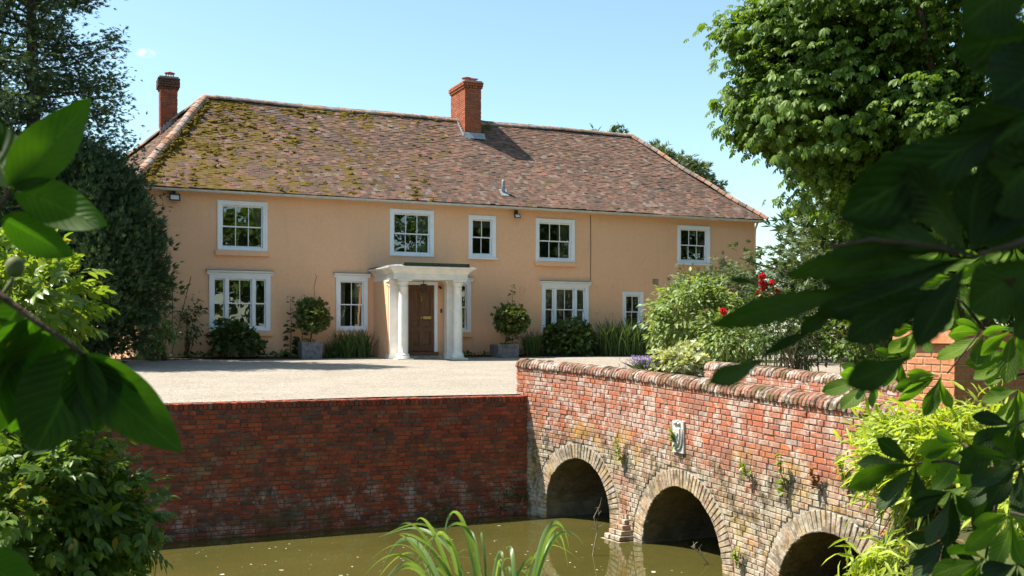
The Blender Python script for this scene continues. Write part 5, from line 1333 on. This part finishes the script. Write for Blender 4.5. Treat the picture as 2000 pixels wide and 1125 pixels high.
# red roses: a flower of curled petals each
def rose(px, py, y, R, i):
    c0 = spot(px, py, y); r = np.random.RandomState(200+i); k = 34; d = sph(k, r); d[:,1] = -np.abs(d[:,1])*.6+.2
    tv = np.array([[0,-.35,0],[0,.35,0],[.6,-.55,.1],[.6,.55,.1],[1,-.3,-.12],[1,.3,-.12]]); tf = np.array([[0,2,1],[1,2,3],[2,4,3],[3,4,5]])
    P = np.array(c0)+d*R*.35*r.uniform(.3, 1, (k, 1)); me = scatter(P, d+np.array([0, 0, .25]), -np.cross(d, r.normal(size=(k, 3))), R*.75, (tv, tf))
    return me
rose_t = thing('climbing_rose', 'red roses flowering at the top of the shrubs beside the house corner', 'rose', W_on(1490, 20.6))
mb = MB()
for i, (px, py, R) in enumerate(((1489, 540, .10), (1487, 552, .085), (1494, 556, .09), (1508, 553, .085), (1490, 566, .085), (1482, 572, .07), (1518, 569, .085), (1505, 578, .06), (1489, 583, .085), (1540, 581, .06), (1413, 608, .10), (1590, 665, .05), (1578, 668, .045), (1520, 652, .05), (1634, 620, .055))):
    v, f = rose(px, py, 20.3, R, i); foliage('flower', (v, f), M['fl_red'], rose_t)
    q = spot(px, py, 20.3); b = W_on(px+8, 20.6); mb.tube([b, b.lerp(q, .6)+Vector((.08, .05, .1)), q], [.012, .008, .004], 5)
mb.build('stems', M['stem'], rose_t, kind='stuff')
r = np.random.RandomState(210); c0 = spot(1495, 575, 20.4); vf, c = clump_crown(c0, (.6, .3, .5), 34, 9, .16, .10, L8, r, (.2, 1)); foliage('foliage', vf, M['lf_hebe'], rose_t)
lv = thing('lavender', 'purple flowering lavender beside the bridge parapet', 'lavender', W_on(1268, 20.8)); r = np.random.RandomState(220); b = W_on(1268, 20.8); n = 230
base_ = np.array(b)+r.normal(0, 1, (n, 3))*np.array([.09, .09, 0]); tip = base_+np.stack([r.normal(0, .26, n), r.normal(0, .16, n), r.uniform(.22, .44, n)], 1)
foliage('stems', scatter(base_, tip-base_, r.normal(size=(n, 3)), np.linalg.norm(tip-base_, axis=1), tmpl_kite(.03)), M['lf_deodar'], lv, 'stuff')
P = np.repeat(tip, 4, 0)+r.normal(0, .012, (n*4, 3)); foliage('flowers', scatter(P, np.array([0, 0, 1])+r.normal(0, .4, (n*4, 3)), r.normal(size=(n*4, 3)), .05, tmpl_kite(.5)), M['fl_lavender'], lv, 'stuff')
eu = bush('variegated_shrub', 'low cream and green variegated shrub with yellow tips behind the parapet', spot(1327, 712, 20.4), (.62, .5, .30), 120, 13, .13, .085, ROSETTE, 'lf_pale', 221, base=W_on(1327, 20.4), shell=(.5, 1), flowers=('fl_yellow', 9, .025, K2))
bush('euphorbia', 'yellow-tipped plant between the variegated shrub and the soft-leaved shrub', spot(1345, 692, 21.6), (.38, .3, .30), 50, 10, .14, .09, ROSETTE, 'lf_pale', 222, base=W_on(1345, 21.6))

# ---- plants rooted in the bridge brickwork
r = np.random.RandomState(231)
for i, (px, py, hgt, n, lab) in enumerate(((1218, 893, .30, 26, 'thin weed growing from the brickwork between the first two arches'), (1325, 868, .24, 22, 'small green weed growing over the carved stone plaque'), (1466, 938, .22, 16, 'little weed rooted in the brick ledge right of the plaque'), (1538, 965, .52, 34, 'tallest weed rooted in the bricks above the third arch'), (1600, 955, .30, 18, 'dry brown-leaved weed above the third arch'), (1655, 945, .38, 24, 'pale leafy weed beside the bamboo on the bridge face'), (1448, 1105, .30, 20, 'green weed at the foot of the pier before the third arch'))):
    xn = (px-1000)/2000; yb_ = min((abs(onY(px, py, y).x-face_x(y)), y) for y in np.arange(8, 17, .02))[1]; q = onY(px, py, yb_); q.x = face_x(yb_)-.01
    t = thing('wall_weed', lab, 'weed', q); top = q+Vector((-.10, -.02, hgt)); MB().tube([q+Vector((.03, 0, -.02)), q.lerp(top, .5)+Vector((-.05, 0, 0)), top], [.006, .005, .002], 5).build('stem', M['stem'], t)
    u = r.uniform(0, 1, n); Ps = np.array([q.lerp(top, float(k)) for k in u])+np.array([-.03, 0, 0]); d = r.normal(0, 1, (n, 3))+np.array([-.8, 0, .3])
    foliage('leaves', scatter(Ps, d, np.array([-.4, 0, 1])+r.normal(0, .3, (n, 3)), (.13-.06*u)*r.uniform(.7, 1.2, n), L8), M['deadleaf'] if 'brown' in lab else M['lf_bright'], t)
# weeds at the foot of the retaining wall
for i, (px, py, n, lab) in enumerate(((990, 972, 40, 'ferny weed at the foot of the wall in the corner by the bridge'), (868, 1003, 26, 'small waterside weed at the foot of the retaining wall'), (1032, 955, 18, 'tiny weed in the shaded corner brickwork'))):
    q = onY(px, py, RY-.03); t = thing('waterside_weed', lab, 'weed', q); Ps = np.array(q)+r.normal(0, 1, (n, 3))*np.array([.17, .02, .10])
    foliage('leaves', scatter(Ps, r.normal(0, 1, (n, 3))+np.array([0, -.6, -.2]), np.array([0, -.4, 1])+r.normal(0, .3, (n, 3)), r.uniform(.06, .12, n), L8), M['lf_hebe'], t)
# dead twigs standing in the water
for pts, lab in ((((1158, 1085), (1166, 1040), (1160, 1010), (1172, 985)), 'dead branching twig standing in the water by the first pier'), (((1385, 1103), (1370, 1085), (1356, 1070), (1350, 1068)), 'pale dead twig sticking out of the water under the second arch')):
    Y = 3.23/((pts[0][1]-655)/2000); q = [W(a, b, Y) for a, b in pts]; t = thing('dead_twig', lab, 'twig', q[0]); mb = MB()
    mb.tube([q[0]+Vector((0, 0, -.15))]+q, [.012, .011, .009, .007, .003], 5)
    for k in range(9):
        a = q[1].lerp(q[3], random.random()); mb.tube([a, a+Vector((random.uniform(-.12, .12), random.uniform(-.1, .1), random.uniform(-.02, .15)))], [.005, .002], 4)
    mb.build('twig', M['twig'], t)
# floating flecks, dead leaves on the bank
r = np.random.RandomState(241); n = 210; px = r.uniform(250, 1450, n); py = 1010+r.uniform(0, 1, n)**.8*160; P = []
for a, b in zip(px, py):
    Y = 3.23/((b-655)/2000); q = W(a, b, Y)
    if q.x < face_x(q.y)-.3 and q.y < 16.6: P.append((q.x, q.y, WATER+.004))
P = np.array(P); d = r.normal(size=(len(P), 3)); d[:,2] = 0
foliage('floating_petals', scatter(P, d, np.repeat([[0, 0, 1.0]], len(P), 0)+r.normal(0, .05, (len(P), 3)), r.uniform(.02, .05, len(P))*np.where(r.uniform(size=len(P)) < .06, 2.4, 1), tmpl_kite(.7, .5, .01)), M['petal'], None, 'stuff')
n = 700; x = r.uniform(5.5, 8.6, n); y = r.uniform(5.5, 9, n); P = np.array([(a, b, ground_z(a, b)+.02) for a, b in zip(x, y)]); foliage('dead_leaves', scatter(P, r.normal(size=(n, 3))*np.array([1, 1, .2]), np.array([0, 0, 1])+r.normal(0, .3, (n, 3)), r.uniform(.05, .13, n), L8), M['deadleaf'], None, 'stuff')

# ================================================================== FOREGROUND LEAVES (each leaf a part)
def big_leaf(parent, base, tip, wid, mat, shape='ovate', roll=0.0, bend=.12, fold=.12, wave=.02, serr=0.0, seed=0, name='leaf'):
    """one real leaf blade from base to tip (world points); wid in metres; roll turns it about its midrib"""
    r = random.Random(seed*31+7); b, t = Vector(base), Vector(tip); ax = t-b; L_ = ax.length; ax.normalize()
    view = (b+t)*.5-Vector((0, 0, CAMZ)); view.normalize()
    sd = ax.cross(view).normalized(); n_ = sd.cross(ax).normalized()
    cr, sr = math.cos(roll), math.sin(roll); sd, n_ = sd*cr+n_*sr, n_*cr-sd*sr
    nu, nv = 60, 9; V, UV = [], []
    for i in range(nu):
        u = i/(nu-1)
        if shape == 'ovate': w = math.sin(math.pi*u**.82)**.78*(1-.12*u)
        elif shape == 'obovate': w = (math.sin(math.pi*u**1.75)**.85) if u < .999 else 0; w = max(w, .05*(1-u)*(u > 0))
        else: w = math.sin(math.pi*u**1.1)
        if u > .93: w = max(w, (1-u)*2.2)
        w *= 1-serr*((u*13+seed*.37) % 1.0)-serr*.7*max(0, math.sin(u*7+seed*1.7))*r.random()
        w = max(w, .012 if u < 1 else 0)
        for j in range(nv):
            s_ = -1+2*j/(nv-1)
            p = b+ax*L_*u+n_*(bend*L_*math.sin(math.pi*u*.9))+sd*(wid/2*w*s_)+n_*(-fold*wid*(abs(s_)**1.4)*w)
            p += n_*(wave*L_*math.sin(u*9+seed+s_*2.2)*abs(s_))+sd*(.02*L_*math.sin(u*4+seed))
            V.append(p); UV.append((u, s_))
    F = [(i*nv+j, i*nv+j+1, (i+1)*nv+j+1, (i+1)*nv+j) for i in range(nu-1) for j in range(nv-1)]
    return obj(name, mesh_from(name, V, F, M[mat], uv=UV, smooth=True), parent)

# ---- magnolia branch at the left
MY = 2.05
mg = thing('magnolia_branch', 'magnolia branch with big dark green leaves and a round bud in the left foreground', 'branch', W(-160, 470, MY))
def mp(px, py, dy=0): return W(px, py, MY+dy)
MB().tube([mp(-1500, -200), mp(-600, 250), mp(-160, 470), mp(-40, 545), mp(70, 628, -.02), mp(130, 668), mp(165, 695)], [.02, .012, .008, .0075, .006, .005, .004], 8).build('twig', M['bark'], mg, True)
MB().tube([mp(-120, 500), mp(-30, 440), mp(12, 385), mp(22, 366)], [.007, .006, .005, .004], 8).build('twig', M['bark'], mg, True)
MB().tube([mp(-20, 600, .03), mp(8, 572, .03), mp(26, 545, .03)], [.006, .005, .005], 8).build('bud_stalk', M['stem'], mg, True)
bud = MB(); c0 = mp(29, 522, .03); bud.lathe(c0.x, c0.y, [(.004, c0.z-.021), (.013, c0.z-.016), (.0185, c0.z-.004), (.018, c0.z+.008), (.012, c0.z+.018), (.003, c0.z+.022)], 14); bud.build('bud', M['stem'], mg, True)
mm = lambda w: w/2000*MY
LV = [((20, 374), (172, 187), 112, .35, .03, .10), ((24, 366), (209, 432), 96, .25, -.02, .14), ((2, 428), (144, 500), 82, -.2, .04, .10), ((26, 370), (-60, 190), 120, -.3, .05, .1),
      ((160, 690), (356, 886), 128, .35, .05, .10), ((172, 700), (275, 846), 92, -.5, .10, .08), ((168, 696), (188, 842), 120, .15, .02, .08), ((150, 682), (68, 890), 175, -.25, -.06, .12), ((60, 620), (-30, 870), 170, .4, .04, .08), ((95, 645), (20, 850), 150, .2, .12, .08), ((40, 600), (-70, 760), 150, -.3, .10, .05)]
for i, (a, b, w, roll, dy, bend) in enumerate(LV): big_leaf(mg, mp(*a), mp(b[0], b[1], dy), mm(w), 'big_magnolia', 'ovate', roll, bend, .10, .012, 0, i)
mg2 = thing('magnolia_leaf', 'single dark blurred leaf at the bottom left corner', 'leaf', W(-80, 1160, 1.7))
big_leaf(mg2, W(-60, 1085, 1.7), W(85, 1150, 1.72), .085, 'big_magnolia', 'ovate', .3, .12, .1, .01, 0, 40)

# ---- dark out-of-focus chestnut branch, right foreground
FY = 1.35
fb = thing('chestnut_branch', 'dark out-of-focus horse chestnut branch with big drooping leaves in the right foreground', 'branch', W(2200, 380, FY))
def fp(px, py, dy=0): return W(px, py, FY+dy)
fm = lambda w: w/2000*FY
MB().tube([fp(4300, -1500), fp(3100, -350), fp(2250, 330), fp(2080, 440), fp(1990, 475), fp(1905, 500)], [.02, .013, .008, .007, .005, .003], 8).build('twig', M['bark'], fb, True)
MB().tube([fp(1905, 500), fp(1800, 478), fp(1700, 468), fp(1620, 482)], [.0035, .003, .003, .002], 6).build('petiole', M['bark'], fb, True)
MB().tube([fp(3100, -350), fp(2150, -60, .1), fp(2020, 60, .1), fp(1900, 130, .1)], [.010, .006, .004, .003], 6).build('twig', M['bark'], fb, True)
FL = [ # base, tip, width, roll, dy
 ((2010, 215), (1648, 432), 175, .25, .05), ((2090, 60), (1868, 108), 150, .4, .1), ((2110, 150), (1885, 320), 180, -.3, .04), ((2060, -70), (1880, 50), 150, .2, .0), ((2120, 260), (1930, 400), 170, .3, .0), ((2150, 20), (1940, 190), 170, -.2, -.05),
 ((1896, 497), (1922, 325), 105, -.4, -.04), ((1900, 497), (2010, 340), 120, .4, .04), ((1896, 497), (1740, 330), 120, .5, .06), ((1890, 490), (1660, 440), 90, -.3, .08),
 ((1896, 497), (1524, 540), 58, .4, .02), ((1740, 560), (1385, 632), 66, .25, .03), ((1896, 500), (1590, 612), 84, -.3, .06), ((1890, 500), (1610, 556), 76, .2, .1), ((1800, 470), (1625, 502), 56, .3, .0),
 ((1880, 550), (1655, 668), 92, .3, .0), ((1896, 500), (1785, 670), 76, -.3, -.03), ((1870, 560), (1700, 618), 64, .2, .05),
 ((1610, 640), (1488, 694), 30, .6, .02), ((1500, 695), (1384, 748), 50, -.2, .04), ((1785, 688), (1660, 756), 72, .1, -.02), ((1490, 556), (1425, 547), 18, .3, .0), ((1650, 600), (1560, 655), 44, .5, .08),
 ((2060, 500), (1890, 600), 130, .2, .0), ((2090, 430), (1900, 440), 120, -.2, .05), ((2100, 540), (1985, 660), 110, .4, -.03)]
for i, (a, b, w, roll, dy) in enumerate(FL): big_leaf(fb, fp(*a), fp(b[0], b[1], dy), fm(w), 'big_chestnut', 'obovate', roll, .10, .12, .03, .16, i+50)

# ---- nearer-focus chestnut branches, lower right
def palmate(parent, hub, Lm, aim, n, mat, seed, tilt=.35, spread=2.3):
    """one horse chestnut leaf: leaflets radiating from the hub and drooping; aim = main direction in picture plane (radians)"""
    r = random.Random(seed); hub = Vector(hub); rt_ = Vector((C, -S, 0)); up_ = Vector((0, 0, 1)); fw = Vector((S, C, 0))
    for k in range(n):
        q = (k-(n-1)/2)/((n-1)/2); a = aim+q*spread/2+r.uniform(-.12, .12); Lk = Lm*(1-.38*abs(q))*r.uniform(.9, 1.08)
        d = rt_*math.cos(a)+up_*math.sin(a)*.8+fw*r.uniform(-.45, .35); d.z -= tilt*.5; d.normalize()
        big_leaf(parent, hub+d*.004, hub+d*Lk, Lk*.40, mat, 'obovate', r.uniform(-.8, .8), r.uniform(.05, .14), .13, .02, .12, seed*10+k)
cb = thing('chestnut_branch', 'horse chestnut branch with dark blotched leaves hanging in front of the bamboo', 'branch', W(2150, 900, 3.6))
twigs = [((3000, 200), (2150, 880), (2020, 900), (1960, 930), (1880, 865)), ((1960, 930), (1940, 1010), (1925, 1090)), ((1960, 930), (1850, 900), (1790, 905)), ((2400, 680), (2150, 760), (2040, 800), (1985, 830)), ((2250, 800), (2100, 1000), (2010, 1010), (1975, 1000))]
for tw_ in twigs: MB().tube([W(a, b, 3.6+.05*i) for i, (a, b) in enumerate(tw_)], [.012, .009, .008, .006, .004][-len(tw_):], 6).build('twig', M['bark'], cb, True)
HB = [((1880, 868, 3.7), .24, 3.6), ((1790, 905, 3.6), .26, 3.5), ((1860, 960, 3.4), .22, 4.2), ((1925, 1090, 3.5), .25, 3.9), ((1850, 1045, 3.6), .22, 4.3), ((1985, 830, 3.5), .24, 3.9), ((1975, 1000, 3.4), .25, 4.4), ((1960, 930, 3.8), .23, 4.4), ((1995, 900, 3.3), .22, 3.4), ((1900, 940, 3.9), .22, 4.0), ((1990, 1100, 3.3), .24, 4.2)]
for i, (h, L_, aim) in enumerate(HB): palmate(cb, W(*h), L_, aim, 5, 'big_chestnut' if i % 3 else 'big_chestnut_sun', 300+i)
cb2 = thing('chestnut_branch', 'sunlit horse chestnut leaves hanging before the gate pier', 'branch', W(2150, 620, 5.0))
for tw_ in [((2700, 100), (2150, 600), (1990, 650), (1920, 640), (1850, 730)), ((1920, 640), (1880, 590), (1830, 560)), ((2420, 350), (2100, 720), (2000, 730), (1945, 740))]: MB().tube([W(a, b, 5.2) for a, b in tw_], [.016, .012, .009, .006, .004][-len(tw_):], 6).build('twig', M['bark'], cb2, True)
HB = [((1835, 735, 5.2), .27, 4.0), ((1925, 650, 5.3), .26, 3.6), ((1870, 590, 5.5), .27, 3.5), ((1985, 640, 5.1), .27, 4.4), ((1800, 560, 5.8), .27, 3.3), ((1960, 560, 5.4), .27, 4.0), ((1990, 760, 4.9), .25, 4.2), ((1760, 700, 6.0), .27, 3.6), ((1700, 735, 5.6), .28, 3.5), ((1920, 500, 6), .28, 3.9), ((1980, 480, 5.6), .28, 4.1), ((1850, 480, 6.4), .28, 3.6), ((1975, 690, 5.5), .26, 3.5), ((1730, 590, 6.2), .27, 3.5), ((1790, 640, 6.0), .26, 3.9), ((1930, 560, 6.3), .27, 3.8), ((1860, 540, 6.2), .27, 4.2)]
for i, (h, L_, aim) in enumerate(HB): palmate(cb2, W(*h), L_, aim, 5 if i % 2 else 6, 'big_chestnut_sun', 400+i)
